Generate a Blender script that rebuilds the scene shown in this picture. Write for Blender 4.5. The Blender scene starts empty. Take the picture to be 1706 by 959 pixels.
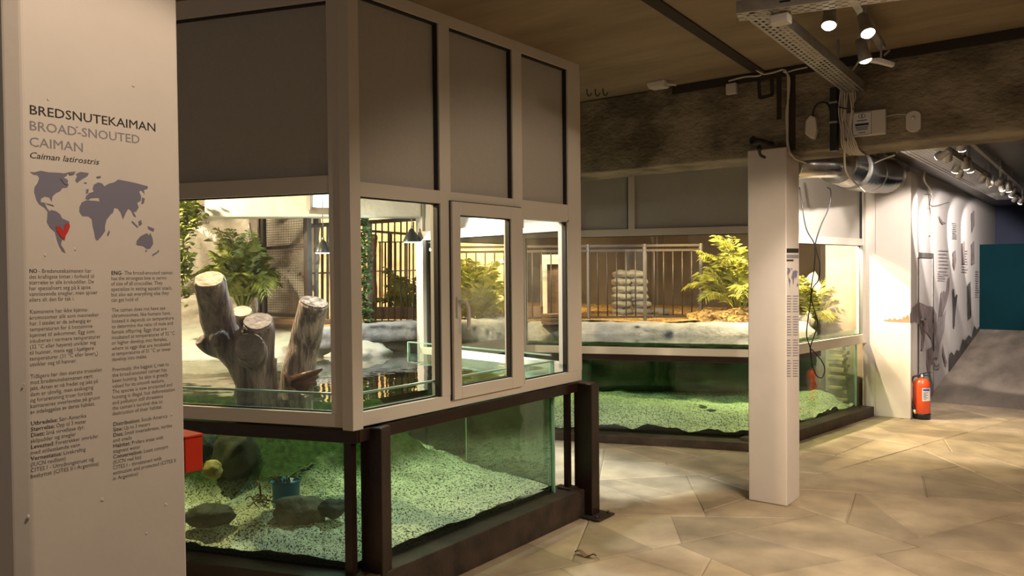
import bpy, bmesh, math, random
from mathutils import Vector, Matrix, noise
from mathutils.geometry import tessellate_polygon
random.seed(7)
S = bpy.context.scene
COL = S.collection
# ------------------------------------------------------------------ camera, light, exposure
F_PX, CX, CY, EYE = 1300.0, 853.0, 479.5, 1.6
YAW, PITCH, ROLL = math.radians(37.8), math.radians(-1.17), math.radians(0.55)
FW = Vector((-math.sin(YAW)*math.cos(PITCH), math.cos(YAW)*math.cos(PITCH), math.sin(PITCH)))
_r0 = Vector((math.cos(YAW), math.sin(YAW), 0)); _u0 = _r0.cross(FW)
RT = _r0*math.cos(ROLL) - _u0*math.sin(ROLL)
UP = _u0*math.cos(ROLL) + _r0*math.sin(ROLL)
CAM = Vector((0, 0, EYE))
cd = bpy.data.cameras.new('camera'); cam = bpy.data.objects.new('camera', cd); COL.objects.link(cam)
cd.sensor_width = 36; cd.lens = F_PX/1706*36; cd.clip_start = 0.05
m4 = Matrix((RT, UP, -FW)).transposed().to_4x4(); m4.translation = CAM
cam.matrix_world = m4; S.camera = cam
S.view_settings.view_transform = 'Standard'; S.view_settings.look = 'None'
S.view_settings.gamma = 1; S.view_settings.use_curve_mapping = False
S.view_settings.exposure = 0.03
S.cycles.max_bounces = 10; S.cycles.diffuse_bounces = 3; S.cycles.glossy_bounces = 4
S.cycles.transparent_max_bounces = 24; S.cycles.transmission_bounces = 6
S.cycles.use_denoising = True; S.cycles.sample_clamp_indirect = 4.0; S.cycles.caustics_reflective = False
W = bpy.data.worlds.new('world'); S.world = W; W.use_nodes = True
W.node_tree.nodes['Background'].inputs[0].default_value = (1.0, 0.80, 0.62, 1)
W.node_tree.nodes['Background'].inputs[1].default_value = 0.25

def lamp(kind, name, loc, target, power, color, size=0.1, angle=60, blend=0.3, parent=None):
    l = bpy.data.lights.new(name, kind); l.energy = power; l.color = color
    if kind == 'AREA': l.shape = 'DISK'; l.size = size
    else: l.shadow_soft_size = size
    if kind == 'SPOT': l.spot_size = math.radians(angle); l.spot_blend = blend
    o = bpy.data.objects.new(name, l); COL.objects.link(o)
    o.location = loc
    o.rotation_euler = (Vector(target)-Vector(loc)).to_track_quat('-Z', 'Y').to_euler()
    if parent:
        o.parent = parent; o.location = Vector(loc)-Vector(WL[parent])
    return o
WARM = (1.0, 0.74, 0.44); HAL = (1.0, 0.85, 0.68); COOL = (0.86, 0.96, 1.0); GOLD = (1.0, 0.75, 0.36); WARM2 = (1.0, 0.78, 0.56)

# ------------------------------------------------------------------ pixel -> place
def ray(x, y): return FW + RT*((x-CX)/F_PX) - UP*((y-CY)/F_PX)
def at_z(x, y, z): d = ray(x, y); return CAM + d*((z-EYE)/d.z)
def at_x(x, y, X): d = ray(x, y); return CAM + d*(X/d.x)
def at_y(x, y, Y): d = ray(x, y); return CAM + d*(Y/d.y)
def at_d(x, y, dd): return CAM + ray(x, y)*dd

# ------------------------------------------------------------------ materials
MATS = {}
def mat(name, col, rough=0.6, metal=0.0, var=0.0, scale=8.0, bump=0.0, bscale=None, col2=None, spec=0.5, emit=None, estr=0.0, detail=6, stretch=None, contrast=None):
    if name in MATS: return MATS[name]
    m = bpy.data.materials.new(name); m.use_nodes = True; N = m.node_tree.nodes; L = m.node_tree.links
    b = N['Principled BSDF']; b.inputs['Roughness'].default_value = rough; b.inputs['Metallic'].default_value = metal
    b.inputs['Specular IOR Level'].default_value = spec
    b.inputs['Base Color'].default_value = (*col, 1)
    if emit: b.inputs['Emission Color'].default_value = (*emit, 1); b.inputs['Emission Strength'].default_value = estr
    if var or col2 or bump:
        g = N.new('ShaderNodeNewGeometry'); src = g.outputs['Position']
        if stretch:
            mp = N.new('ShaderNodeMapping'); mp.inputs['Scale'].default_value = stretch; L.new(src, mp.inputs['Vector']); src = mp.outputs['Vector']
        n = N.new('ShaderNodeTexNoise'); n.inputs['Scale'].default_value = scale; n.inputs['Detail'].default_value = detail; n.inputs['Roughness'].default_value = 0.6
        L.new(src, n.inputs['Vector'])
        if var or col2:
            r = N.new('ShaderNodeValToRGB')
            c2 = col2 or tuple(max(0, c*(1-var)) for c in col); c1 = col if col2 else tuple(min(1, c*(1+var*0.5)) for c in col)
            lo, hi = contrast or (0.32, 0.68)
            r.color_ramp.elements[0].position = lo; r.color_ramp.elements[1].position = hi
            r.color_ramp.elements[0].color = (*c2, 1); r.color_ramp.elements[1].color = (*c1, 1)
            L.new(n.outputs['Fac'], r.inputs['Fac']); L.new(r.outputs['Color'], b.inputs['Base Color'])
        if bump:
            n2 = n
            if bscale:
                n2 = N.new('ShaderNodeTexNoise'); n2.inputs['Scale'].default_value = bscale; n2.inputs['Detail'].default_value = 8; L.new(src, n2.inputs['Vector'])
            bp = N.new('ShaderNodeBump'); bp.inputs['Strength'].default_value = bump; bp.inputs['Distance'].default_value = 0.02
            L.new(n2.outputs['Fac'], bp.inputs['Height']); L.new(bp.outputs['Normal'], b.inputs['Normal'])
    MATS[name] = m; return m

def glass_mat(name, tint=(0.97, 0.985, 0.97), base=0.045, power=5.0, top=0.95, rough=0.0, wave=0.0, absorb=None, dens=1.0):
    """see-through pane: tinted transmission plus an angle-dependent mirror"""
    m = bpy.data.materials.new(name); m.use_nodes = True; N = m.node_tree.nodes; L = m.node_tree.links
    N.remove(N['Principled BSDF']); out = N['Material Output']
    t = N.new('ShaderNodeBsdfTransparent'); t.inputs[0].default_value = (*tint, 1)
    g = N.new('ShaderNodeBsdfGlossy'); g.inputs['Roughness'].default_value = rough
    lw = N.new('ShaderNodeLayerWeight'); lw.inputs['Blend'].default_value = 0.5
    p = N.new('ShaderNodeMath'); p.operation = 'POWER'; p.inputs[1].default_value = power
    ma = N.new('ShaderNodeMapRange'); ma.inputs['To Min'].default_value = base; ma.inputs['To Max'].default_value = top
    mx = N.new('ShaderNodeMixShader')
    L.new(lw.outputs['Facing'], p.inputs[0]); L.new(p.outputs[0], ma.inputs['Value']); L.new(ma.outputs[0], mx.inputs['Fac'])
    L.new(t.outputs[0], mx.inputs[1]); L.new(g.outputs[0], mx.inputs[2]); L.new(mx.outputs[0], out.inputs['Surface'])
    if wave:
        gg = N.new('ShaderNodeNewGeometry'); n = N.new('ShaderNodeTexNoise'); n.inputs['Scale'].default_value = 6; n.inputs['Detail'].default_value = 2
        bp = N.new('ShaderNodeBump'); bp.inputs['Strength'].default_value = wave; bp.inputs['Distance'].default_value = 0.02
        L.new(gg.outputs['Position'], n.inputs['Vector']); L.new(n.outputs['Fac'], bp.inputs['Height'])
        L.new(bp.outputs['Normal'], g.inputs['Normal'])
    if absorb:
        v = N.new('ShaderNodeVolumeAbsorption'); v.inputs['Color'].default_value = (*absorb, 1); v.inputs['Density'].default_value = dens
        L.new(v.outputs[0], out.inputs['Volume'])
    return m

def speckle_mat(name, ca, cb, scale, cc=None, zsplit=None, rough=0.9, share=0.35, bump=0.6):
    """gravel / chips: voronoi grains of two tones; above a height dark algae takes over, partly painted fading light"""
    m = bpy.data.materials.new(name); m.use_nodes = True; N = m.node_tree.nodes; L = m.node_tree.links
    b = N['Principled BSDF']; b.inputs['Roughness'].default_value = rough; b.inputs['Specular IOR Level'].default_value = 0.2
    g = N.new('ShaderNodeNewGeometry'); v = N.new('ShaderNodeTexVoronoi'); v.inputs['Scale'].default_value = scale
    L.new(g.outputs['Position'], v.inputs['Vector'])
    s = N.new('ShaderNodeSeparateColor'); L.new(v.outputs['Color'], s.inputs[0])
    r = N.new('ShaderNodeValToRGB'); e = r.color_ramp.elements
    e[0].position = share*0.5; e[0].color = (*cb, 1); e[1].position = share; e[1].color = (*ca, 1)
    x = e.new(1.0); x.color = (*[min(1, c*1.15) for c in ca], 1)
    L.new(s.outputs[0], r.inputs['Fac']); col = r.outputs['Color']
    n = N.new('ShaderNodeTexNoise'); n.inputs['Scale'].default_value = 3; n.inputs['Detail'].default_value = 5; L.new(g.outputs['Position'], n.inputs['Vector'])
    if cc:
        sx = N.new('ShaderNodeSeparateXYZ'); L.new(g.outputs['Position'], sx.inputs[0])
        a = N.new('ShaderNodeMath'); a.operation = 'MULTIPLY_ADD'; a.inputs[1].default_value = 0.28; L.new(n.outputs['Fac'], a.inputs[0]); L.new(sx.outputs['Z'], a.inputs[2])
        mr = N.new('ShaderNodeMapRange'); mr.inputs['From Min'].default_value = zsplit[0]; mr.inputs['From Max'].default_value = zsplit[1]; L.new(a.outputs[0], mr.inputs['Value'])
        n2 = N.new('ShaderNodeTexNoise'); n2.inputs['Scale'].default_value = 26; n2.inputs['Detail'].default_value = 6; L.new(g.outputs['Position'], n2.inputs['Vector'])
        r2 = N.new('ShaderNodeValToRGB'); r2.color_ramp.elements[0].position = .38; r2.color_ramp.elements[1].position = .65
        r2.color_ramp.elements[0].color = (*[c*0.45 for c in cc], 1); r2.color_ramp.elements[1].color = (*cc, 1); L.new(n2.outputs['Fac'], r2.inputs['Fac'])
        mx = N.new('ShaderNodeMix'); mx.data_type = 'RGBA'; L.new(mr.outputs[0], mx.inputs[0]); L.new(col, mx.inputs[6]); L.new(r2.outputs['Color'], mx.inputs[7]); col = mx.outputs[2]
    L.new(col, b.inputs['Base Color'])
    bp = N.new('ShaderNodeBump'); bp.inputs['Strength'].default_value = bump; bp.inputs['Distance'].default_value = 0.01
    L.new(v.outputs['Distance'], bp.inputs['Height']); L.new(bp.outputs['Normal'], b.inputs['Normal'])
    return m

def mesh_wire_mat(name, col, pitch, width):
    m = bpy.data.materials.new(name); return m

M_white = mat('painted_white', (0.68, 0.62, 0.57), 0.55, var=0.04, scale=5, bump=0.03, bscale=40)
M_upvc = mat('white_plastic', (0.66, 0.61, 0.54), 0.45)
M_panel = mat('panel_board', (0.47, 0.44, 0.40), 0.6, var=0.06, scale=70, bump=0.15, bscale=220)
M_gasket = mat('black_rubber', (0.012, 0.011, 0.01), 0.5)
M_steel = mat('brown_painted_steel', (0.022, 0.010, 0.007), 0.32, var=0.4, scale=6, bump=0.1, bscale=40)
M_steelm = mat('dusty_brown_steel', (0.045, 0.028, 0.020), 0.55, var=0.6, scale=9, bump=0.2, bscale=50)
M_conc = mat('rough_concrete', (0.34, 0.285, 0.205), 0.9, col2=(0.14, 0.115, 0.08), scale=2.6, bump=1.0, bscale=24, detail=14, stretch=(1, 1, 1.8), contrast=(.40, .60))
M_ceil = mat('board_marked_concrete', (0.34, 0.26, 0.165), 0.85, col2=(0.21, 0.16, 0.10), scale=1.6, bump=0.25, bscale=12, detail=8, stretch=(0.6, 2.4, 1))
M_dark = mat('dark_groove_shadow', (0.035, 0.026, 0.02), 0.9)
M_black = mat('black_plastic', (0.012, 0.012, 0.013), 0.4)
M_galv = mat('galvanised_steel', (0.42, 0.40, 0.38), 0.45, 0.7, var=0.25, scale=14)
M_duct = mat('shiny_duct_metal', (0.72, 0.71, 0.69), 0.22, 1.0, var=0.15, scale=12, bump=0.08, bscale=30)
M_cable = mat('pale_cable', (0.62, 0.56, 0.46), 0.5)
M_ink = mat('black_print', (0.025, 0.022, 0.022), 0.7)
M_inkb = mat('dark_grey_print', (0.06, 0.055, 0.055), 0.7)
M_inkg = mat('grey_violet_print', (0.27, 0.245, 0.285), 0.7)
M_map = mat('slate_blue_print', (0.19, 0.185, 0.255), 0.7)
M_red = mat('red_print', (0.60, 0.03, 0.025), 0.6)
M_redbox = mat('red_lacquer', (0.62, 0.035, 0.012), 0.35)
M_bark = mat('weathered_log', (0.34, 0.275, 0.25), 0.34, col2=(0.055, 0.042, 0.045), scale=7, bump=0.8, bscale=22, stretch=(3.0, 3.0, 0.5), contrast=(.38, .64))
M_barkd = mat('bare_grey_log', (0.56, 0.48, 0.42), 0.7, col2=(0.13, 0.105, 0.095), scale=9, bump=1.0, bscale=26, stretch=(3.4, 3.4, 0.45), contrast=(.4, .62))
M_cut = mat('sawn_wood', (0.70, 0.60, 0.46), 0.8, col2=(0.30, 0.235, 0.18), scale=16, bump=0.5, bscale=40)
M_cutd = mat('sawn_wood_grey', (0.32, 0.29, 0.27), 0.8, col2=(0.15, 0.13, 0.12), scale=16, bump=0.5, bscale=40)
M_rock = mat('pale_boulder', (0.52, 0.47, 0.39), 0.85, col2=(0.22, 0.19, 0.155), scale=2.4, bump=0.8, bscale=9, detail=10, contrast=(.3, .62))
M_ledge = mat('grey_render', (0.27, 0.265, 0.265), 0.85, col2=(0.14, 0.145, 0.145), scale=6, bump=0.9, bscale=13, detail=10)
M_bank = mat('sloping_render', (0.40, 0.37, 0.32), 0.7, col2=(0.22, 0.25, 0.215), scale=3, bump=0.4, bscale=14, detail=9)
M_stone = mat('brown_river_stone', (0.20, 0.155, 0.105), 0.75, col2=(0.045, 0.036, 0.026), scale=11, bump=0.7, bscale=20)
M_stoned = mat('dark_river_stone', (0.035, 0.037, 0.03), 0.75, var=0.5, scale=9, bump=0.7, bscale=20)
M_warmrock = mat('ochre_back_wall', (0.55, 0.46, 0.32), 0.9, col2=(0.30, 0.235, 0.155), scale=2.2, bump=0.8, bscale=7, detail=9)
M_darkwall = mat('dark_store_wall', (0.085, 0.060, 0.040), 0.9, var=0.35, scale=2.5, bump=0.2)
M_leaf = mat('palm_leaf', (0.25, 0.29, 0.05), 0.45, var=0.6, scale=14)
M_leafy = mat('palm_leaf_lit_copy', (0.34, 0.34, 0.06), 0.45, var=0.5, scale=14)  # yellower, brighter copy of the palm leaf, lamp light put into its colour
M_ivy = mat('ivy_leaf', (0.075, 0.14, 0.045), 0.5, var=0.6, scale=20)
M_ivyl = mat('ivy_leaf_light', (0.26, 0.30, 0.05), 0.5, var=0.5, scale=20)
M_iron = mat('dark_fence_iron', (0.040, 0.028, 0.024), 0.45)
M_irong = mat('grey_fence_iron', (0.16, 0.14, 0.135), 0.4, 0.4)
M_wood = mat('brown_plank', (0.17, 0.095, 0.05), 0.7, var=0.4, scale=10, stretch=(1, 1, 6))
M_beamw = mat('whitewashed_concrete', (0.70, 0.66, 0.56), 0.8, var=0.15, scale=5, bump=0.3, bscale=20)
M_sack = mat('pale_sack', (0.25, 0.24, 0.225), 0.8, var=0.25, scale=12, bump=0.5, bscale=30)
M_slate = mat('stacked_slate', (0.34, 0.25, 0.09), 0.8, col2=(0.06, 0.045, 0.02), scale=10, bump=0.6, bscale=25)
M_blue = mat('blue_plastic', (0.05, 0.20, 0.46), 0.4)
M_teal = mat('teal_painted_board', (0.001, 0.016, 0.022), 0.95, var=0.2, scale=1, spec=0.1)
M_navy = mat('navy_wall', (0.012, 0.02, 0.06), 0.7)
M_bulb = mat('lit_bulb', (1, 1, 1), 0.3, emit=(1.0, 0.90, 0.74), estr=14)
M_bulbc = mat('lit_cool_bulb', (1, 1, 1), 0.3, emit=(0.80, 1.0, 0.97), estr=6)
M_alu = mat('aluminium', (0.6, 0.6, 0.6), 0.3, 0.9)
M_ext = mat('extinguisher_red', (0.62, 0.075, 0.02), 0.3)
M_mural = mat('mural_brown', (0.13, 0.085, 0.095), 0.8, col2=(0.33, 0.27, 0.28), scale=9, detail=8, stretch=(1, 2.5, 0.7), contrast=(.42, .66))
M_muralr = mat('mural_rust', (0.42, 0.20, 0.12), 0.8, var=0.4, scale=14)
M_murald = mat('mural_charcoal', (0.10, 0.09, 0.085), 0.8, var=0.6, scale=7)
M_murall = mat('mural_pale_grey', (0.42, 0.38, 0.40), 0.8, var=0.3, scale=12)
M_wallw = mat('mural_wall_white', (0.66, 0.63, 0.63), 0.6, var=0.05, scale=4)
M_ramp = mat('grey_screed', (0.21, 0.175, 0.145), 0.5, var=0.35, scale=2.2, stretch=(2.5, 0.7, 1))
M_metalceil = mat('dark_metal_ceiling', (0.14, 0.12, 0.10), 0.4, 0.6, var=0.3, scale=2)
M_grout = mat('floor_joint', (0.07, 0.055, 0.04), 0.95)
M_window = glass_mat('window_glass', (0.975, 0.985, 0.97), 0.035, 5.0, 0.9)
M_tank = glass_mat('tank_glass', (0.88, 0.96, 0.91), 0.03, 5.0, 0.85)
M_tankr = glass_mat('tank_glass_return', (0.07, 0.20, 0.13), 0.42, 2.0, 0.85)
M_rim = mat('glass_edge', (0.30, 0.50, 0.40), 0.2)
M_water = glass_mat('pool_water', (0.97, 0.99, 0.97), 0.06, 2.4, 0.95, 0.015, 0.10, absorb=(0.50, 0.84, 0.44), dens=0.55)
M_water2 = glass_mat('rear_pool_water', (0.97, 0.99, 0.97), 0.05, 3.2, 0.95, 0.015, 0.10, absorb=(0.48, 0.84, 0.42), dens=0.75)
M_gravel = speckle_mat('pool_gravel', (0.70, 0.66, 0.54), (0.05, 0.05, 0.04), 135, (0.052, 0.082, 0.02), (0.41, 0.55), share=0.36)  # algae green, darkened to carry the light falling off toward the back
M_gravel2 = speckle_mat('rear_pool_gravel', (0.46, 0.43, 0.34), (0.11, 0.105, 0.08), 110, share=0.36)
M_chips = speckle_mat('bark_chips', (0.42, 0.27, 0.10), (0.16, 0.085, 0.03), 34, share=0.5, bump=1.0)

# ------------------------------------------------------------------ builders
WL = {}
class MB:
    def __init__(s): s.bm = bmesh.new()
    def face(s, pts):
        try: return s.bm.faces.new([s.bm.verts.new(Vector(p)) for p in pts])
        except ValueError: return None
    def hexa(s, b, t):
        v = [s.bm.verts.new(Vector(p)) for p in list(b)+list(t)]; n = len(b)
        s.bm.faces.new(v[:n][::-1]); s.bm.faces.new(v[n:])
        for i in range(n): s.bm.faces.new((v[i], v[(i+1) % n], v[n+(i+1) % n], v[n+i]))
        return v
    def box(s, x0, x1, y0, y1, z0, z1):
        return s.hexa([(x0, y0, z0), (x1, y0, z0), (x1, y1, z0), (x0, y1, z0)], [(x0, y0, z1), (x1, y0, z1), (x1, y1, z1), (x0, y1, z1)])
    def prism(s, poly, z0, z1): return s.hexa([(p[0], p[1], z0) for p in poly], [(p[0], p[1], z1) for p in poly])
    def slab(s, o, u, n, u0, u1, z0, z1, d0, d1):
        o = Vector((o[0], o[1], 0)); u = Vector((u[0], u[1], 0)); n = Vector((n[0], n[1], 0))
        q = [o+u*a+n*b for a, b in ((u0, d0), (u1, d0), (u1, d1), (u0, d1))]
        return s.prism(q, z0, z1)
    def bar(s, a, b, w, h=None, up=(0, 0, 1)):
        a = Vector(a); b = Vector(b); h = h or w; d = (b-a).normalized(); upv = Vector(up)
        if abs(d.dot(upv)) > 0.98: upv = Vector((1, 0, 0))
        x = d.cross(upv).normalized()*(w/2); y = x.normalized().cross(d)*(h/2)
        return s.hexa([a-x-y, a+x-y, a+x+y, a-x+y], [b-x-y, b+x-y, b+x+y, b-x+y])
    def tube(s, pts, r, n=10, cap=True, jitter=0.0, seed=0):
        pts = [Vector(p) for p in pts]; rs = r if isinstance(r, (list, tuple)) else [r]*len(pts)
        rings = []; prev = None
        for i, p in enumerate(pts):
            d = (pts[min(i+1, len(pts)-1)]-pts[max(i-1, 0)]).normalized()
            if prev is None:
                a = Vector((0, 0, 1)) if abs(d.z) < 0.9 else Vector((1, 0, 0)); x = d.cross(a).normalized()
            else: x = (prev - d*prev.dot(d)).normalized()
            prev = x; y = d.cross(x); ring = []
            for k in range(n):
                t = 2*math.pi*k/n; rr = rs[i]
                if jitter: rr *= 1+jitter*(noise.noise(Vector((math.cos(t)*1.5+seed, math.sin(t)*1.5, i*0.35)))+0.45*noise.noise(Vector((math.cos(t)*5+seed, math.sin(t)*5, i*0.2))))
                ring.append(s.bm.verts.new(p+(x*math.cos(t)+y*math.sin(t))*rr))
            rings.append(ring)
        for a, b in zip(rings, rings[1:]):
            for k in range(n): f = s.bm.faces.new((a[k], a[(k+1) % n], b[(k+1) % n], b[k])); f.smooth = True
        if cap: s.bm.faces.new(rings[0][::-1]); s.bm.faces.new(rings[-1])
        return rings
    def lathe(s, c, prof, n=24, axis=(0, 0, 1), cap=True):
        c = Vector(c); q = Vector((0, 0, 1)).rotation_difference(Vector(axis).normalized()); rings = []
        for r, z in prof: rings.append([s.bm.verts.new(c+q @ Vector((r*math.cos(2*math.pi*k/n), r*math.sin(2*math.pi*k/n), z))) for k in range(n)])
        for a, b in zip(rings, rings[1:]):
            for k in range(n): f = s.bm.faces.new((a[k], a[(k+1) % n], b[(k+1) % n], b[k])); f.smooth = True
        if cap: s.bm.faces.new(rings[0][::-1]); s.bm.faces.new(rings[-1])
    def blob(s, c, r, amp=0.2, freq=1.5, seed=0, sub=4, rot=0, flat=None):
        g = bmesh.ops.create_icosphere(s.bm, subdivisions=sub, radius=1); c = Vector(c); cr, sr = math.cos(rot), math.sin(rot)
        for v in g['verts']:
            p = v.co.copy(); k = 1+amp*noise.fractal(p*freq+Vector((seed*3.1, seed*1.7, seed)), 1.0, 2.0, 4)
            q = Vector((p.x*r[0]*k, p.y*r[1]*k, p.z*r[2]*k))
            if flat is not None and q.z < flat: q.z = flat
            v.co = c+Vector((q.x*cr-q.y*sr, q.x*sr+q.y*cr, q.z))
        for v in g['verts']:
            for f in v.link_faces: f.smooth = True
    def build(s, name, m, parent=None, base=None, bevel=0.0, normals=True):
        me = bpy.data.meshes.new(name); o = bpy.data.objects.new(name, me); COL.objects.link(o)
        if normals: bmesh.ops.recalc_face_normals(s.bm, faces=s.bm.faces)
        if parent is not None: org = WL[parent]; o.parent = parent
        else:
            if base is None:
                cs = [v.co for v in s.bm.verts]
                base = Vector((sum(c.x for c in cs)/len(cs), sum(c.y for c in cs)/len(cs), min(c.z for c in cs)))
            org = Vector(base); o.location = org
        WL[o] = Vector(org)
        bmesh.ops.translate(s.bm, verts=s.bm.verts, vec=-Vector(org)); s.bm.to_mesh(me); s.bm.free()
        me.materials.append(m)
        if bevel:
            b = o.modifiers.new('bevel', 'BEVEL'); b.width = bevel; b.segments = 2; b.limit_method = 'ANGLE'
        return o
def tag(o, label, cat, group=None, kind=None):
    o['label'] = label; o['category'] = cat
    if group: o['group'] = group
    if kind: o['kind'] = kind
    return o
def thing(name, loc, label, cat, group=None, kind=None):
    o = bpy.data.objects.new(name, None); o.empty_display_size = 0.05; COL.objects.link(o); o.location = loc; WL[o] = Vector(loc)
    return tag(o, label, cat, group, kind)
def copy_thing(o, loc, label):
    c = o.copy(); COL.objects.link(c); c.location = loc; c['label'] = label; WL[c] = Vector(loc)
    for ch in list(o.children):
        k = ch.copy(); COL.objects.link(k); k.parent = c; WL[k] = Vector(loc)
        for g in list(ch.children):
            q = g.copy(); COL.objects.link(q); q.parent = k
    return c
def curve_pts(pts, n=8):
    pts = [Vector(p) for p in pts]; out = []
    for i in range(len(pts)-1):
        p0 = pts[max(i-1, 0)]; p1 = pts[i]; p2 = pts[i+1]; p3 = pts[min(i+2, len(pts)-1)]
        for k in range(n):
            t = k/n
            out.append(0.5*((2*p1)+(p2-p0)*t+(2*p0-5*p1+4*p2-p3)*t*t+(3*p1-p0-3*p2+p3)*t**3))
    out.append(pts[-1]); return out
def smooth(a, b, x):
    t = max(0, min(1, (x-a)/(b-a))); return t*t*(3-2*t)
def struct(o, label, cat): return tag(o, label, cat, kind='structure')

# ================================================================== STRUCTURE
# flagstone floor: a slab of irregular stones cut by straight joints
def split_poly(poly, p, d):
    n = Vector((-d.y, d.x)); A, B = [], []
    for i in range(len(poly)):
        a, b = poly[i], poly[(i+1) % len(poly)]; sa, sb = (a-p).dot(n), (b-p).dot(n)
        (A if sa >= 0 else B).append(a)
        if sa*sb < 0:
            q = a+(b-a)*(sa/(sa-sb)); A.append(q); B.append(q)
    return A, B
def area(poly): return abs(sum(poly[i].x*poly[(i+1) % len(poly)].y-poly[(i+1) % len(poly)].x*poly[i].y for i in range(len(poly))))/2
rng = random.Random(21)
def cut(poly, out, depth=0):
    a = area(poly)
    if a < 0.62 and (a < 0.30 or rng.random() < 0.5) or depth > 14: out.append(poly); return
    c = sum(poly, Vector((0, 0)))/len(poly)
    best = max(range(len(poly)), key=lambda i: (poly[i]-poly[(i+1) % len(poly)]).length)
    e = (poly[best]-poly[(best+1) % len(poly)]).normalized()
    ang = math.atan2(e.y, e.x)+math.pi/2+rng.uniform(-0.62, 0.62)
    c = c+Vector((rng.uniform(-.18, .18), rng.uniform(-.18, .18)))*math.sqrt(a)
    A, B = split_poly(poly, c, Vector((math.cos(ang), math.sin(ang))))
    if len(A) < 3 or len(B) < 3: out.append(poly); return
    cut(A, out, depth+1); cut(B, out, depth+1)
stones = []
cut([Vector((-6.2, -1.6)), Vector((2.4, -1.2)), Vector((2.4, 10.6)), Vector((-6.2, 10.6))], stones)
fb = bmesh.new(); lay = fb.loops.layers.float_color.new('stone')
for poly in stones:
    if sum(p.y for p in poly)/len(poly) > 10.5: continue
    c = sum(poly, Vector((0, 0)))/len(poly); k = rng.uniform(0.0, 1.0); h = rng.uniform(0.2, 1.0)
    g = 0.015
    pin = [p+(c-p).normalized()*min(g*1.5, (c-p).length*0.3) for p in poly]
    zz = rng.uniform(-0.0015, 0.0015)
    lo = [fb.verts.new((p.x, p.y, -0.03)) for p in poly]; mid = [fb.verts.new((p.x+(c-p).x*0.004, p.y+(c-p).y*0.004, -0.006)) for p in poly]
    hi = [fb.verts.new((p.x, p.y, zz)) for p in pin]; n = len(poly); fs = [fb.faces.new(hi)]
    for i in range(n): fs.append(fb.faces.new((mid[i], mid[(i+1) % n], hi[(i+1) % n], hi[i])))
    for f in fs:
        for l in f.loops: l[lay] = (k, h, 0, 1)
    for v in lo: fb.verts.remove(v)
bmesh.ops.recalc_face_normals(fb, faces=fb.faces)
for f in fb.faces:
    if abs(f.normal.z) > 0.9 and f.normal.z < 0: f.normal_flip()
fm = bpy.data.meshes.new('floor'); fb.to_mesh(fm); fb.free(); floor = bpy.data.objects.new('floor', fm); COL.objects.link(floor); WL[floor] = Vector((0, 0, 0))
m = bpy.data.materials.new('flagstone'); m.use_nodes = True; N = m.node_tree.nodes; L = m.node_tree.links; b = N['Principled BSDF']
at = N.new('ShaderNodeAttribute'); at.attribute_name = 'stone'; sp = N.new('ShaderNodeSeparateColor'); L.new(at.outputs['Color'], sp.inputs[0])
rp = N.new('ShaderNodeValToRGB'); rp.color_ramp.elements[0].color = (0.27, 0.215, 0.145, 1); rp.color_ramp.elements[1].color = (0.40, 0.32, 0.22, 1)
e = rp.color_ramp.elements.new(0.5); e.color = (0.34, 0.27, 0.18, 1); L.new(sp.outputs[0], rp.inputs['Fac'])
g = N.new('ShaderNodeNewGeometry'); n1 = N.new('ShaderNodeTexNoise'); n1.inputs['Scale'].default_value = 3.5; n1.inputs['Detail'].default_value = 10; L.new(g.outputs['Position'], n1.inputs['Vector'])
mr = N.new('ShaderNodeMapRange'); mr.inputs['To Min'].default_value = 0.72; mr.inputs['To Max'].default_value = 1.25; mr.inputs['From Min'].default_value = .3; mr.inputs['From Max'].default_value = .7; L.new(n1.outputs['Fac'], mr.inputs['Value'])
mx = N.new('ShaderNodeMix'); mx.data_type = 'RGBA'; mx.blend_type = 'MULTIPLY'; mx.inputs[0].default_value = 1; L.new(rp.outputs['Color'], mx.inputs[6]); L.new(mr.outputs[0], mx.inputs[7]); L.new(mx.outputs[2], b.inputs['Base Color'])
b.inputs['Roughness'].default_value = 0.55; b.inputs['Specular IOR Level'].default_value = 0.35
n2 = N.new('ShaderNodeTexNoise'); n2.inputs['Scale'].default_value = 18; n2.inputs['Detail'].default_value = 8; L.new(g.outputs['Position'], n2.inputs['Vector'])
bp = N.new('ShaderNodeBump'); bp.inputs['Strength'].default_value = 0.25; bp.inputs['Distance'].default_value = 0.01; L.new(n2.outputs['Fac'], bp.inputs['Height']); L.new(bp.outputs['Normal'], b.inputs['Normal'])
fm.materials.append(m); struct(floor, 'beige flagstone floor of irregular stones running under the tanks', 'floor')
q = MB(); q.box(-12, 6, -3, 13, -0.25, -0.006); struct(q.build('floor_bed', M_grout), 'dark joint bed between the beige flagstones', 'floor')

# ceiling slab and concrete beam
CZ = 2.96
q = MB(); q.box(-11, 4, -3, 5.75, CZ, CZ+0.2); q.box(-11, -1.8, 5.75, 13, CZ, CZ+0.2)
struct(q.build('ceiling', M_ceil), 'brown board-marked concrete ceiling slab', 'ceiling')
q = MB(); q.bar((-1.71, 1.0, CZ-0.004), (-1.95, 5.33, CZ-0.004), 0.075, 0.012)
struct(q.build('trim_1', M_dark), 'dark groove running across the concrete ceiling to the beam', 'groove')
q = MB(); q.box(-3.95, 3.5, 5.32, 5.74, 2.38, CZ)
struct(q.build('concrete_beam', M_conc, bevel=0.012), 'rough stained concrete beam crossing above the pillar', 'beam')
q = MB(); q.box(-2.6, 3.5, 5.30, 5.325, 2.90, CZ-0.002)  # dark strip laid on in place of the shade under the ceiling
struct(q.build('trim_2', M_dark), 'dark strip painted in as shadow along top of the concrete beam', 'trim')
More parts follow.
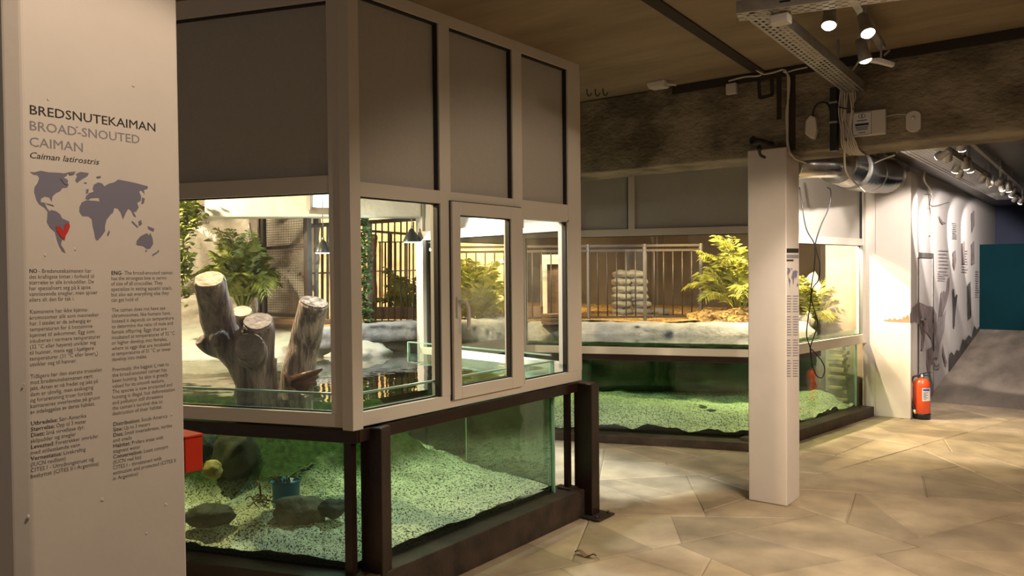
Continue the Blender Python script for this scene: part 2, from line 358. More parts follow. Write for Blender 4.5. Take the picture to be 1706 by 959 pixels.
# corridor
q = MB(); q.box(-1.8, 2.5, 5.74, 18, 2.72, 2.9); struct(q.build('ceiling_corridor', M_metalceil), 'dark shiny metal ceiling of the corridor beyond the beam', 'ceiling')
q = MB(); q.hexa([(-1.8, 10.4, -0.02), (2.4, 10.4, -0.02), (2.4, 17, 0.78), (-1.8, 17, 0.78)], [(-1.8, 10.4, 0.004), (2.4, 10.4, 0.004), (2.4, 17, 0.84), (-1.8, 17, 0.84)])
struct(q.build('floor_ramp', M_ramp), 'dark grey screed ramp rising along the mural wall', 'ramp')
q = MB(); q.box(-2.05, -1.8, 9.42, 17, 0, 2.72); struct(q.build('wall_mural', M_wallw), 'white corridor wall printed with brown reptile mural', 'wall')
q = MB(); q.box(-1.8, 2.4, 17.0, 17.2, 0, 2.72); struct(q.build('wall_end', M_navy), 'dark navy wall closing the far end of the corridor', 'wall')
q = MB(); q.box(2.4, 2.6, 5.0, 17.2, 0, 2.9); q.box(4.0, 4.2, -3, 5.2, 0, CZ); struct(q.build('wall_right', M_wallw), 'plain white wall on the right side of the hall', 'wall')
q = MB(); q.box(-2.07, -1.72, 9.085, 9.42, 0, 2.62); struct(q.build('pillar', M_white, bevel=0.006), 'white square pillar at the corner of the mural wall with red extinguisher at its foot', 'pillar')
# near pillar carrying the info text
PX = -1.594
q = MB(); q.prism([(PX, 0.590), (PX, 0.893), (PX-0.31, 0.893), (PX-0.31, 0.565), (PX-0.02, 0.565)], 0, CZ)
pil = struct(q.build('pillar', M_white, base=(PX-0.15, 0.73, 0), bevel=0.004), 'white pillar in the left foreground printed with the caiman text and map', 'pillar')
q = MB()
for (x, y, s) in ((80, 165, 3), (222, 142, 4), (128, 210, 3), (160, 590, 3), (170, 832, 4), (47, 860, 4), (276, 840, 3), (244, 888, 3), (75, 425, 3), (125, 415, 3), (40, 640, 2), (260, 610, 3), (286, 690, 3)):
    p = at_x(x, y, PX); q.blob(p, (0.0015, s*0.0007, s*0.0011), 0.2, sub=2)
q.build('paint_blister', M_white, pil)
# mid pillar
q = MB(); q.box(-2.018, -1.752, 5.262, 5.53, 0, 2.42)
mid = struct(q.build('pillar', M_white, base=(-1.885, 5.4, 0), bevel=0.008), 'white square pillar standing free on the flagstones under the beam', 'pillar')

# ------------------------------------------------------------------ printed text
def text_bm(bm, s, origin, size, bold=0.0, xs=1.0, shear=0.0, axis='pillar', width=None):
    c = bpy.data.curves.new('t', 'FONT'); c.body = s; c.size = size; c.shear = shear; c.resolution_u = 2
    o = bpy.data.objects.new('t', c); COL.objects.link(o)
    dg = bpy.context.evaluated_depsgraph_get(); me = bpy.data.meshes.new_from_object(o.evaluated_get(dg))
    xsv = [v.co.x for v in me.vertices] or [0]
    w = max(xsv)
    if width: xs = width/w
    for j, (sx, sy) in enumerate([(0, 0)] if not bold else [(0, 0), (bold*size, bold*size*.5), (bold*size*2, 0), (bold*size, -bold*size*.5)]):
        n0 = len(bm.verts); bm.from_mesh(me); bm.verts.ensure_lookup_table()
        for v in bm.verts[n0:]: v.co = Vector((origin[0]+j*0.00004, origin[1]+v.co.x*xs+sx, origin[2]+v.co.y+sy))
    bpy.data.objects.remove(o); bpy.data.curves.remove(c); bpy.data.meshes.remove(me)
    return w*xs
def text_part(lines, name, m, parent):
    bm = MB()
    for a in lines: text_bm(bm.bm, **a)
    return bm.build(name, m, parent, normals=False)
TX = PX+0.00025
def tl(s, x, y, xr=None, cap=None, **k):
    """one line whose baseline starts at pixel (x, y) of the pillar face"""
    p = at_x(x, y, PX); w = None
    if xr: w = at_x(xr, y, PX).y-p.y
    return dict(s=s, origin=(TX, p.y, p.z), size=cap, width=w, **k)
def capsize(x, yb, yt): return (at_x(x, yt, PX).z-at_x(x, yb, PX).z)/0.69
c1 = capsize(48, 189.4, 174.0)
text_part([tl('BREDSNUTEKAIMAN', 47.7, 189.6, 258, c1, bold=0.009)], 'title_text', M_ink, pil)
text_part([tl('BROAD-SNOUTED', 47.7, 216, 231.8, c1, bold=0.009), tl('CAIMAN', 47.7, 243, 137.5, c1, bold=0.009)], 'title_text', M_inkg, pil)
text_part([tl('Caiman latirostris', 47.7, 262.8, 164.8, capsize(48, 262.8, 252.6), bold=0.008, shear=0.25)], 'title_text', M_ink, pil)
def para(lines, x, y0, y1, size):
    n = len(lines); out = []
    for i, (s, xr) in enumerate(lines):
        y = y0+(y1-y0)*i/max(1, n-1); out.append(tl(s, x, y, xr, size))
    return out
bs = 0.0110
no1 = [('      - Bredsnutekaimanen har', 152.4), ('det kraftigste bittet i forhold til', 156.5), ('størrelse av alle krokodiller. De', 156.5), ('har spesialisert seg på å spise', 151), ('vannlevende snegler, men spiser', 162.4), ('ellers alt den får tak i.', 124)]
no2 = [('Kaimanene har ikke kjønns-', 147), ('kromosomer slik som mennesker', 165), ('har. I stedet er de avhengig av', 151.5), ('temperaturen for å bestemme', 154), ('kjønnet til avkommet. Egg som', 157.6), ('inkuberes i varmere temperaturer', 167.7), ('(32 °C eller høyere) utvikler seg', 160), ('til hunner, mens egg i kjøligere', 156.5), ('temperaturer (31 °C eller lavere)', 163), ('utvikler seg til hanner.', 128)]
no3 = [('Tidligere har den største trusselen', 169.7), ('mot bredsnutekaimanen vært', 154.5), ('jakt. Arten er nå fredet og jakt på', 163.5), ('dem er ulovlig, men avskoging', 155.6), ('og forurensning truer fortsatt', 154.5), ('kaimanenes overlevelse på grunn', 166.5), ('av ødeleggelse av deres habitat.', 158.5)]
en1 = [('        - The broad-snouted caiman', 287.6), ('has the strongest bite in terms', 277), ('of size of all crocodiles. They', 271), ('specialize in eating aquatic snails,', 287), ('but also eat everything else they', 281.5), ('can get hold of.', 231.5)]
en2 = [('The caiman does not have sex', 275.5), ('chromosomes, like humans have.', 284.5), ('Instead it depends on temperature', 289.6), ('to determine the ratio of male and', 288), ('female offspring. Eggs that are', 277.5), ('incubated at temperatures of 32 °C', 291), ('or higher develop into females,', 278.6), ('where as eggs that are incubated', 283.5), ('at temperatures of 31 °C or lower', 285), ('develop into males.', 245)]
en3 = [('Previously, the biggest threat to', 281.5), ('the broad-snouted caiman has', 278), ('been hunting. Its skin is greatly', 280.5), ('valued for its smooth texture.', 274), ('The species is now protected and', 287), ('hunting is illegal, but deforestation', 291.5), ('and pollution still threatens', 271.5), ('the caiman\'s survival due to', 271), ('destruction of their habitat.', 270.5)]
text_part(para(no1, 48.5, 454.5, 502.5, bs)+para(no2, 49.3, 522.5, 610.5, bs)+para(no3, 50.3, 630.5, 689.5, bs), 'body_text', M_inkb, pil)
text_part(para(en1, 185, 457.5, 502.5, bs)+para(en2, 186, 519.5, 601.5, bs)+para(en3, 187, 618.8, 692, bs), 'body_text', M_inkb, pil)
def facts(rows, x, y0, y1):
    out = []
    for i, (bld, s, xr) in enumerate(rows):
        y = y0+(y1-y0)*i/(len(rows)-1)
        if bld: out.append(tl(bld[0], x, y, bld[1], bs, bold=0.016))
        if s:
            d = tl(s, (bld[1]+2.5) if bld else x, y, xr, bs); d['origin'] = (d['origin'][0], d['origin'][1], at_x(x, y, PX).z); out.append(d)
    return out
f_no = [(('Utbredelse:', 96), 'Sør-Amerika', 144), (('Størrelse:', 91), 'Opp til 3 meter', 144), (('Diett:', 74), 'Små virvelløse dyr,', 141.5), (None, 'skilpadder og snegler', 127), (('Levested:', 90), 'Foretrekker områder', 164), (None, 'med stillestående vann', 133.5), (('Vernestatus:', 103), 'Livskraftig', 143), (None, '(IUCN rødliste)', 109.5), (None, 'CITES I - Utrydningstruet og', 156.5), (None, 'beskyttet (CITES II i Argentina)', 165)]
f_en = [(('Distribution:', 233), 'South America', 279), (('Size:', 204), 'Up to 3 meters', 250), (('Diet:', 205), 'Small invertebrates, turtles', 287), (None, 'and snails', 219.5), (('Habitat:', 217), 'Prefers areas with', 272), (None, 'stagnant water', 234), (('Conservation:', 237), 'Least concern', 280), (None, '(IUCN red list)', 235.5), (None, 'CITES I - threatened with', 269), (None, 'extinction and protected (CITES II', 293), (None, 'in Argentina)', 230)]
text_part([tl('NO', 48.5, 454.5, 61.5, bs, bold=0.02), tl('ENG', 185, 457.5, 201.5, bs, bold=0.02)], 'body_text', M_ink, pil)
def tl2(rows, x, y0, y1): return facts(rows, x, y0, y1)
text_part(tl2(f_no, 51, 708.5, 796.5), 'body_text', M_inkb, pil)
text_part(tl2(f_en, 188, 709.6, 800), 'body_text', M_inkb, pil)
# world map, traced in the crop of the pillar (3x), laid on the pillar face
def flat_poly(polys, name, m, parent, conv, off, nrm=(1, 0, 0)):
    q = MB()
    for i_, poly in enumerate(polys):
        vs = [q.bm.verts.new(conv(*p)+Vector(nrm)*(off+i_*0.00006)) for p in poly]
        for tri in tessellate_polygon([[Vector((p[0], p[1], 0)) for p in poly]]): q.bm.faces.new([vs[i] for i in tri])
    return q.build(name, m, parent, normals=False)
mapc = lambda X, Y: at_x(X/2.997, 130+Y/2.997, PX)
NA = [(148, 468), (172, 470), (205, 462), (240, 470), (290, 472), (320, 475), (345, 470), (330, 490), (318, 497), (335, 505), (340, 515), (332, 528), (338, 545), (310, 550), (300, 565), (278, 575), (262, 590), (258, 618), (245, 596), (222, 592), (205, 602), (203, 618), (222, 622), (228, 634), (236, 652), (246, 662), (238, 668), (222, 648), (195, 630), (182, 610), (176, 590), (170, 570), (172, 545), (188, 522), (195, 500), (188, 486), (165, 482)]
GRN = [(378, 478), (402, 468), (444, 474), (436, 490), (408, 506), (384, 524), (374, 510), (384, 492)]
SA = [(238, 668), (256, 658), (280, 664), (300, 680), (310, 700), (346, 716), (346, 742), (330, 770), (322, 796), (308, 812), (304, 832), (318, 852), (328, 874), (310, 866), (296, 842), (284, 808), (274, 768), (250, 748), (234, 720), (236, 690)]
AF = [(408, 620), (430, 610), (466, 612), (490, 614), (512, 622), (528, 654), (548, 668), (550, 684), (532, 706), (524, 738), (524, 764), (506, 790), (486, 812), (476, 804), (470, 770), (462, 738), (458, 704), (440, 690), (412, 690), (396, 668), (396, 644)]
MAD = [(544, 758), (548, 770), (540, 790), (533, 782)]
EUA = [(425, 602), (430, 588), (445, 574), (470, 566), (462, 552), (468, 532), (490, 520), (510, 526), (520, 540), (540, 528), (570, 520), (590, 506), (620, 512), (660, 520), (700, 530), (738, 540), (736, 552), (718, 558), (722, 580), (706, 560), (694, 566), (704, 590), (702, 612), (684, 622), (692, 646), (678, 668), (664, 664), (680, 694), (666, 688), (654, 660), (640, 652), (628, 672), (614, 706), (602, 670), (586, 650), (570, 648), (564, 672), (540, 688), (524, 652), (512, 622), (496, 612), (492, 596), (470, 598), (452, 600), (440, 608)]
SCA = [(462, 552), (468, 532), (490, 520), (505, 524), (496, 540), (490, 556), (478, 566)]
AUS = [(682, 812), (700, 790), (722, 778), (736, 774), (742, 786), (750, 772), (762, 802), (764, 828), (750, 850), (732, 852), (716, 838), (690, 834), (680, 830)]
ISL = [[(660, 712), (690, 742), (684, 746), (656, 718)], [(690, 716), (704, 708), (708, 728), (694, 738)], [(736, 738), (770, 752), (766, 766), (740, 752)], [(758, 882), (784, 866), (790, 856), (794, 864), (776, 878), (762, 886)], [(430, 556), (442, 552), (440, 572), (430, 578)], [(416, 520), (434, 522), (428, 528)], [(708, 596), (722, 600), (718, 622), (706, 628)], [(218, 622), (262, 632), (272, 640), (250, 634)], [(480, 492), (500, 488), (502, 496), (486, 500)], [(300, 500), (330, 505), (342, 535), (322, 530)], [(340, 470), (378, 466), (366, 482), (345, 484)], [(724, 858), (734, 858), (729, 866)]]
flat_poly([NA, GRN, SA, AF, MAD, EUA, AUS]+ISL, 'world_map', M_map, pil, mapc, 0.00025)
RED = [(277, 740), (296, 738), (316, 764), (322, 748), (320, 734), (330, 724), (346, 728), (348, 742), (338, 768), (326, 788), (322, 810), (300, 788), (282, 762)]
flat_poly([RED], 'range_patch', M_red, pil, mapc, 0.0014)
# red box on the far side of the near pillar
b0 = thing('red_box', (PX-0.03, 0.915, 1.165), 'small red box fixed to the right edge of the text pillar', 'box')
q = MB(); q.box(PX-0.16, PX-0.001, 0.895, 0.936, 1.17, 1.246); q.build('body', M_redbox, b0, bevel=0.002)
q = MB(); q.box(PX-0.163, PX+0.001, 0.8945, 0.938, 1.246, 1.2505); q.build('lid', M_redbox, b0, bevel=0.001)
# print on the side of the mid pillar: heading bars, small map, two text columns
MX = -1.752+0.0004
mc = lambda x, y: at_x(x, y, -1.752)
def strip(q, x0, x1, y, h):
    a = mc(x0, y); b_ = mc(x1, y); q.face([(MX, a.y, a.z), (MX, b_.y, b_.z), (MX, b_.y, b_.z+h), (MX, a.y, a.z+h)])
q = MB(); strip(q, 1310.6, 1330.5, 421, 0.03); strip(q, 1310.6, 1322, 435, 0.012); q.build('title_text', M_ink, mid, normals=False)
q = MB(); strip(q, 1310.6, 1330.5, 430, 0.024); q.build('title_text', M_inkg, mid, normals=False)
for (x0, x1) in ((1310.8, 1318.6), (1320.8, 1330.2)):
    q = MB(); r_ = random.Random(x0)
    for i in range(32):
        if i in (7, 16, 24): continue
        strip(q, x0, x1-r_.uniform(0, 2.0), 494+i*4.3*(1 if x0 < 1315 else 1.0), 0.0075)
    q.build('body_text', M_inkg, mid, normals=False)
q2 = lambda X, Y: at_x(1310.6+(X-145)/650*20, 446+(Y-465)/415*34, -1.752)
flat_poly([NA, GRN, SA, AF, EUA, AUS], 'world_map', M_map, mid, q2, 0.0012)

# ================================================================== ENCLOSURE PLAN
def unit(a, b): d = Vector((b[0]-a[0], b[1]-a[1])); return d.normalized(), d.length
P0 = Vector((-2.80, 2.40)); P1 = Vector((-2.80, 4.36)); P2 = Vector((-4.55, 4.70)); P3 = Vector((-4.59, 6.05)); P4 = Vector((-2.511, 6.80)); 
a20 = math.radians(20.0); uA = Vector((-math.cos(a20), -math.sin(a20))); nA = Vector((-math.sin(a20), math.cos(a20)))
uB = Vector((0, 1)); nB = Vector((-1, 0))
uC, lC = unit(P1, P2); nC = Vector((uC.y, -uC.x)); nC = nC if nC.y < 0 else -nC
uE, lE = unit(P2, P3); nE = Vector((-1, 0))
uD, lD = unit(P3, P4); nD = Vector((-uD.y, uD.x))
uF = Vector((0.147, 0.989)).normalized(); nF = Vector((-uF.y, uF.x)); lF = 2.36; P5 = P4+uF*lF

def run(root, o, u, n, members, panels, panes, depth=0.075):
    """members/panels/panes: (name, u0, u1, z0, z1)"""
    for (nm, u0, u1, z0, z1, d0, d1) in members:
        if nm in ('bottom_rail', 'transom', 'top_rail'): d0 += 0.0025; d1 += 0.0025
        q = MB(); q.slab(o, u, n, u0, u1, z0, z1, d0, d1); q.build(nm, M_upvc, root, bevel=0.002)
    for (u0, u1, z0, z1) in panels:
        q = MB(); q.slab(o, u, n, u0-0.01, u1+0.01, z0-0.01, z1+0.01, 0.036, 0.05); q.build('upper_panel', M_panel, root)
        q = MB(); q.slab(o, u, n, u1-0.010, u1+0.001, z0, z1, 0.012, 0.0355); q.slab(o, u, n, u0, u1, z1-0.008, z1+0.001, 0.012, 0.0355); q.build('gasket', M_gasket, root)
    for (u0, u1, z0, z1) in panes:
        q = MB(); q.slab(o, u, n, u0-0.008, u1+0.008, z0-0.008, z1+0.008, 0.040, 0.046); q.build('window_pane', M_window, root)
        q = MB(); t = 0.006
        q.slab(o, u, n, u1-0.014, u1+0.001, z0, z1, 0.010, 0.0395); q.slab(o, u, n, u0-0.001, u0+t, z0, z1, 0.03, 0.0395)
        q.slab(o, u, n, u0, u1, z0-0.001, z0+t, 0.025, 0.0395); q.slab(o, u, n, u0, u1, z1-t, z1+0.001, 0.025, 0.0395); q.build('gasket', M_gasket, root)
D_ = 0.075
# front partition, sides A (log window) and B (three lights)
fr = thing('window_partition', (P0.x, P0.y, 0.88), 'cream framed window partition standing on the front tank, three lights and a corner', 'partition')
run(fr, P0, uA, nA, [('bottom_rail', 0.05, 3.0, 0.88, 0.945, 0, D_), ('transom', 0.05, 3.0, 1.98, 2.06, 0, D_), ('top_rail', 0.05, 3.0, 2.87, CZ, 0, D_), ('stile', 0.05, 0.117, 0.945, 2.87, 0, D_), ('stile', 1.30, 1.37, 0.945, 2.87, 0, D_), ('stile', 2.93, 3.0, 0.945, 2.87, 0, D_)],
    [(0.117, 1.30, 2.06, 2.87), (1.37, 2.93, 2.06, 2.87)], [(0.117, 1.30, 0.945, 1.98), (1.37, 2.93, 0.945, 1.98)])
run(fr, P0, uB, nB, [('bottom_rail', 0.045, 1.96, 0.88, 0.948, 0, D_), ('transom', 0.045, 1.96, 1.962, 2.03, 0, D_), ('top_rail', 0.045, 1.96, 2.90, CZ, 0, D_), ('stile', 0.045, 0.060, 0.948, 2.90, 0, D_), ('mullion', 0.605, 0.688, 0.948, 2.90, 0, D_), ('mullion', 1.232, 1.322, 0.948, 2.90, 0, D_), ('corner_post', 1.812, 1.96, 0.948, 2.90, 0, D_)],
    [(0.060, 0.605, 2.03, 2.90), (0.688, 1.232, 2.03, 2.90), (1.322, 1.812, 2.03, 2.90)], [(0.060, 0.605, 0.948, 1.962), (1.322, 1.805, 0.948, 1.93)])
q = MB(); q.slab(P0, uB, nB, 1.322, 1.812, 1.92, 1.965, 0, D_); q.slab(P0, uB, nB, 1.80, 1.815, 0.948, 1.93, 0, D_); q.build('glazing_bead', M_upvc, fr)
pc = [P0-nA*0.012+uA*0.052, P0-nA*0.012+Vector((0.012, -0.006)), P0+Vector((0.012, 0.048)), P0+Vector((-0.07, 0.05)), P0+uA*0.052+nA*0.07]
q = MB(); q.prism(pc, 0.872, CZ-0.002); q.build('corner_post', M_upvc, fr, bevel=0.003)
# opening sash with handle and hinges
q = MB(); s0, s1, g0, g1, zz0, zz1, h0, h1 = 0.676, 1.290, 0.738, 1.182, 0.923, 1.978, 0.988, 1.908
for bx in ((s0, g0, zz0, zz1), (g1, s1, zz0, zz1), (g0, g1, zz0, h0), (g0, g1, h1, zz1)): q.slab(P0, uB, nB, bx[0], bx[1], bx[2], bx[3], -0.022, 0.03)
sash = q.build('sash', M_upvc, fr, bevel=0.003)
q = MB(); q.slab(P0, uB, nB, s0-0.006, s0, zz0-0.004, zz1+0.004, -0.006, 0.002); q.slab(P0, uB, nB, s1, s1+0.006, zz0-0.004, zz1+0.004, -0.006, 0.002); q.slab(P0, uB, nB, s0, s1, zz1, zz1+0.005, -0.006, 0.002); q.build('sash_seal', M_gasket, fr)
q = MB(); q.slab(P0, uB, nB, g0-0.008, g1+0.008, h0-0.008, h1+0.008, 0.016, 0.022); q.build('sash_pane', M_window, sash)
q = MB(); q.slab(P0, uB, nB, g1-0.012, g1+0.001, h0, h1, -0.012, 0.0155); q.slab(P0, uB, nB, g0, g1, h0-0.001, h0+0.006, -0.008, 0.0155); q.slab(P0, uB, nB, g0, g1, h1-0.006, h1+0.001, -0.008, 0.0155); q.build('gasket', M_gasket, sash)
q = MB(); hy = P0.y+0.707; hx = P0.x+0.022
q.box(hx, hx+0.012, hy-0.014, hy+0.014, 1.36, 1.47)
q.tube(curve_pts([(hx+0.006, hy, 1.445), (hx+0.038, hy, 1.447), (hx+0.05, hy+0.012, 1.44), (hx+0.052, hy+0.028, 1.40), (hx+0.052, hy+0.03, 1.33), (hx+0.045, hy+0.026, 1.295)], 5), 0.0105, 10)
hd = q.build('handle', M_upvc, sash); hd['label'] = 'cream lever handle'
for z0_ in (1.86, 0.935):
    q = MB(); q.lathe((P0.x+0.018, P0.y+s1+0.004, z0_), [(0.007, 0), (0.0075, 0.005), (0.0075, 0.085), (0.007, 0.09)], 12); q.build('hinge', M_upvc, sash)
# return and inner sides of the notch (C, E)
rt = thing('window_partition', (P2.x, P2.y, 0.86), 'white framed glass corner of the visitor notch, seen through the front windows', 'partition')
run(rt, P1, uC, nC, [('bottom_rail', 0.10, lC, 0.86, 0.99, 0, D_), ('transom', 0.10, lC, 1.87, 1.94, 0, D_), ('top_rail', 0.10, lC, 2.87, CZ, 0, D_), ('stile', 0.10, 0.13, 0.93, 2.87, 0, D_), ('stile', lC-0.06, lC-0.0, 0.93, 2.87, 0, D_)],
    [(0.16, lC-0.06, 1.94, 2.87)], [(0.16, lC-0.06, 0.93, 1.87)])
run(rt, P2, uE, nE, [('bottom_rail', 0.0, lE-0.03, 0.84, 0.96, 0, D_), ('transom', 0.0, lE-0.03, 1.87, 1.94, 0, D_), ('top_rail', 0.0, lE-0.03, 2.87, CZ, 0, D_), ('corner_post', -0.02, 0.07, 0.90, 2.87, -0.01, D_+0.02), ('stile', lE-0.08, lE-0.03, 0.90, 2.87, 0, D_)],
    [(0.07, lE-0.08, 1.94, 2.87)], [(0.07, lE-0.08, 0.90, 1.87)])
# rear partition (D) and side partition (F)
dp = thing('window_partition', (P3.x, P3.y, 0.82), 'cream framed long rear window of the palm enclosure behind the free pillar', 'partition')
du0 = (at_y(1046, 300, 6.5)-Vector((0, 0, 0)))
def u_on(o, u, x, y):
    n = Vector((-u.y, u.x)); d = ray(x, y); t = ((o.x-CAM.x)*n.x+(o.y-CAM.y)*n.y)/(d.x*n.x+d.y*n.y); p = CAM+d*t; return (p.x-o.x)*u.x+(p.y-o.y)*u.y, p.z
mu0 = u_on(P3, uD, 1046, 320)[0]; mu1 = u_on(P3, uD, 1057, 320)[0]
run(dp, P3, uD, nD, [('bottom_rail', 0.0, lD, 0.82, 0.888, 0, D_), ('transom', 0.0, lD, 1.925, 1.99, 0, D_), ('top_rail', 0.0, lD, 2.87, CZ, 0, D_), ('corner_post', -0.03, 0.05, 0.888, 2.87, 0, D_), ('mullion', mu0, mu1, 1.99, 2.87, 0, D_), ('stile', lD-0.06, lD-0.02, 0.888, 2.87, 0, D_)],
    [(0.05, mu0, 1.99, 2.87), (mu1, lD-0.06, 1.99, 2.87)], [(0.05, lD-0.06, 0.888, 1.925)])
fp = thing('window_partition', (P4.x, P4.y, 0.79), 'cream framed side window between the free pillar and the wall pillar, trailing cables in front', 'partition')
run(fp, P4, uF, nF, [('bottom_rail', 0.0, lF, 0.79, 0.888, -0.01, D_), ('transom', 0.0, lF, 1.85, 1.925, 0, D_), ('top_rail', 0.0, lF, 2.87, CZ, 0, D_), ('corner_post', -0.02, 0.06, 0.888, 2.87, -0.01, D_), ('stile', lF-0.10, lF, 0.888, 2.87, 0, D_)],
    [(0.06, lF-0.10, 1.925, 2.87)], [(0.06, lF-0.10, 0.888, 1.85)])
q = MB(); q.slab(P4, uF, nF, lF-0.115, lF-0.10, 0.888, 1.85, 0.0, 0.03); q.build('glazing_bead', M_alu, fp)

# ------------------------------------------------------------------ steel tank frames
ft = thing('steel_tank_frame', (P0.x, P0.y, 0), 'dark brown steel frame carrying the front tank, with two square posts', 'frame')
q = MB(); q.slab(P0, uA, nA, -0.02, 3.0, 0.81, 0.872, -0.005, 0.12); q.build('top_rail', M_steel, ft, bevel=0.003)
q = MB(); q.slab(P0, uB, nB, 0.0, 1.92, 0.812, 0.872, -0.012, 0.12); q.build('top_rail', M_steel, ft, bevel=0.003)
q = MB(); q.slab(P0, uA, nA, -0.03, 3.0, 0.0, 0.185, -0.06, 0.14); q.build('base_rail', M_steel, ft, bevel=0.004)
q = MB(); q.slab(P0, uB, nB, 0.0, 1.90, 0.0, 0.180, -0.06, 0.14); q.build('base_rail', M_steelm, ft, bevel=0.004)
q = MB(); q.prism([(-2.846, 2.475), (-2.729, 2.505), (-2.755, 2.591), (-2.872, 2.561)], 0.0, 0.872); q.build('post', M_steel, ft, bevel=0.006)
q = MB(); q.box(-2.82, -2.682, 4.285, 4.38, 0.014, 0.872); q.build('post', M_steel, ft, bevel=0.006)
q = MB(); q.box(-2.86, -2.60, 4.235, 4.43, 0.0, 0.014); pl = q.build('base_plate', M_steelm, ft, bevel=0.002)
for (bx, by) in ((-2.64, 4.27), (-2.63, 4.40)):
    q = MB(); q.lathe((bx, by, 0.014), [(0.013, 0), (0.013, 0.009), (0.007, 0.01), (0.007, 0.016)], 6); q.build('bolt', M_steelm, pl)
q = MB(); q.slab(P0, uA, nA, 0.015, 0.055, 0.185, 0.81, 0.0, 0.045); q.build('inner_post', M_steel, ft)
q = MB(); y_ = at_x(946, 750, -2.84).y; q.box(-2.86, -2.825, y_-0.018, y_+0.018, 0.18, 0.812); ip = q.build('inner_post', M_steel, ft)
q = MB(); q.box(-2.89, -2.79, y_-0.05, y_+0.05, 0.18, 0.190); q.build('foot', M_steelm, ip)
bf = thing('steel_tank_frame', (P3.x, P3.y, 0), 'low dark steel frame under the rear tank, running behind the free pillar', 'frame')
q = MB(); q.slab(P3, uD, nD, 0.02, lD, 0.765, 0.818, -0.005, 0.10); q.build('top_rail', M_steel, bf, bevel=0.003)
q = MB(); q.slab(P3, uD, nD, -0.1, lD+0.08, 0.0, 0.075, -0.10, 0.14); q.build('base_rail', M_steelm, bf, bevel=0.003)
q = MB(); q.slab(P4, uF, nF, 0.0, lF*0.52, 0.735, 0.788, -0.005, 0.10); q.build('top_rail', M_steel, bf, bevel=0.003)
q = MB(); q.slab(P4, uF, nF, -0.08, lF-0.06, 0.0, 0.105, -0.10, 0.14); q.build('base_rail', M_steelm, bf, bevel=0.003)
q = MB(); q.slab(P2, uE, nE, 0.0, lE, 0.0, 0.84, 0.0, 0.03); q.build('side_plate', mat('green_black_plate', (0.02, 0.035, 0.022), 0.8), bf)
# ------------------------------------------------------------------ tank glass
gt = thing('glass_tank', (-3.4, 3.1, 0.18), 'green-edged glass panes of the front pool, rim just above the water', 'tank')
q = MB(); q.slab(P0, uA, nA, 0.0, 3.0, 0.185, 1.022, 0.055, 0.070); q.build('front_pane', M_tank, gt)
q = MB(); q.slab(P0, uB, nB, 0.06, 1.70, 0.180, 1.022, 0.055, 0.070); q.build('side_pane', M_tank, gt)
q = MB(); q.slab(P0, uA, nA, 0.06, 3.0, 1.022, 1.032, 0.054, 0.071); q.slab(P0, uB, nB, 0.06, 1.70, 1.022, 1.032, 0.054, 0.071); q.slab(P0, uB, nB, 1.700, 1.712, 0.18, 1.03, 0.052, 0.075)
rm = q.build('rim', M_rim, gt); rm['label'] = 'pale green polished glass edge'
T1 = Vector((-2.872, 4.10)); T2 = Vector((-4.36, 4.30)); uT, lT = unit(T1, T2); nT = Vector((uT.y, -uT.x)); nT = nT if nT.y < 0 else -nT
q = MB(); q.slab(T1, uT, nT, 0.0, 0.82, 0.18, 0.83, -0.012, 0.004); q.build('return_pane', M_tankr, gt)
q = MB(); q.slab(T1, uT, nT, 0.0, lT, 0.83, 1.06, -0.012, 0.004); q.build('return_pane', M_tank, gt)
q = MB(); q.slab(T1, uT, nT, 0.82, 0.832, 0.25, 0.83, -0.014, 0.006); q.build('rim', M_rim, gt)
q = MB(); q.slab(T1, uT, nT, 0.0, lT, 1.06, 1.068, -0.013, 0.005); q.slab(T1, uT, nT, lT, lT+0.012, 0.84, 1.065, -0.013, 0.005); q.build('rim', M_rim, gt)
gd = thing('glass_tank', (-3.4, 6.6, 0.07), 'glass panes of the rear pool below the long palm window', 'tank')
q = MB(); q.slab(P3, uD, nD, 0.0, lD-0.05, 0.075, 0.935, 0.055, 0.068); q.build('front_pane', M_tank, gd)
q = MB(); q.slab(P4, uF, nF, 0.05, lF-0.16, 0.105, 0.935, 0.055, 0.068); q.build('side_pane', M_tank, gd)
q = MB(); q.slab(P4, uF, nF, lF-0.16, lF-0.145, 0.105, 0.935, 0.05, 0.07); q.build('end_edge', M_rim, gd)

# ------------------------------------------------------------------ pools: gravel, water, banks
def resample(pts, n):
    pts = [Vector(p) for p in pts]; ds = [0]
    for a, b in zip(pts, pts[1:]): ds.append(ds[-1]+(b-a).length)
    out = []
    for i in range(n):
        t = ds[-1]*i/(n-1); k = 0
        while k < len(ds)-2 and ds[k+1] < t: k += 1
        f = (t-ds[k])/max(1e-9, ds[k+1]-ds[k]); out.append(pts[k].lerp(pts[k+1], f))
    return out
def ruled(q, A, B, zf, nu, nv, jit=0.0, seed=0):
    A = resample(A, nu); B = resample(B, nu); g = []
    for i in range(nu):
        row = []
        for j in range(nv):
            t = j/(nv-1); p = A[i].lerp(B[i], t); z = zf(i/(nu-1), t, (B[i]-A[i]).length*t, p)
            row.append(q.bm.verts.new((p.x, p.y, z)))
        g.append(row)
    for i in range(nu-1):
        for j in range(nv-1):
            f = q.bm.faces.new((g[i][j], g[i+1][j], g[i+1][j+1], g[i][j+1])); f.smooth = True
A_far = P0+uA*2.7+nA*0.072
G0 = [A_far, P0+nA*0.072+uA*0.05, P0+Vector((-0.075, 0.08)), T1+Vector((-0.005, -0.01)), T1+uT*0.8+nT*0.01]
SH = [Vector((-6.6, 2.45)), Vector((-5.5, 2.62)), Vector((-4.92, 2.95)), Vector((-4.62, 3.25)), Vector((-4.45, 3.6)), Vector((-4.50, 4.05)), Vector((-4.52, 4.36))]
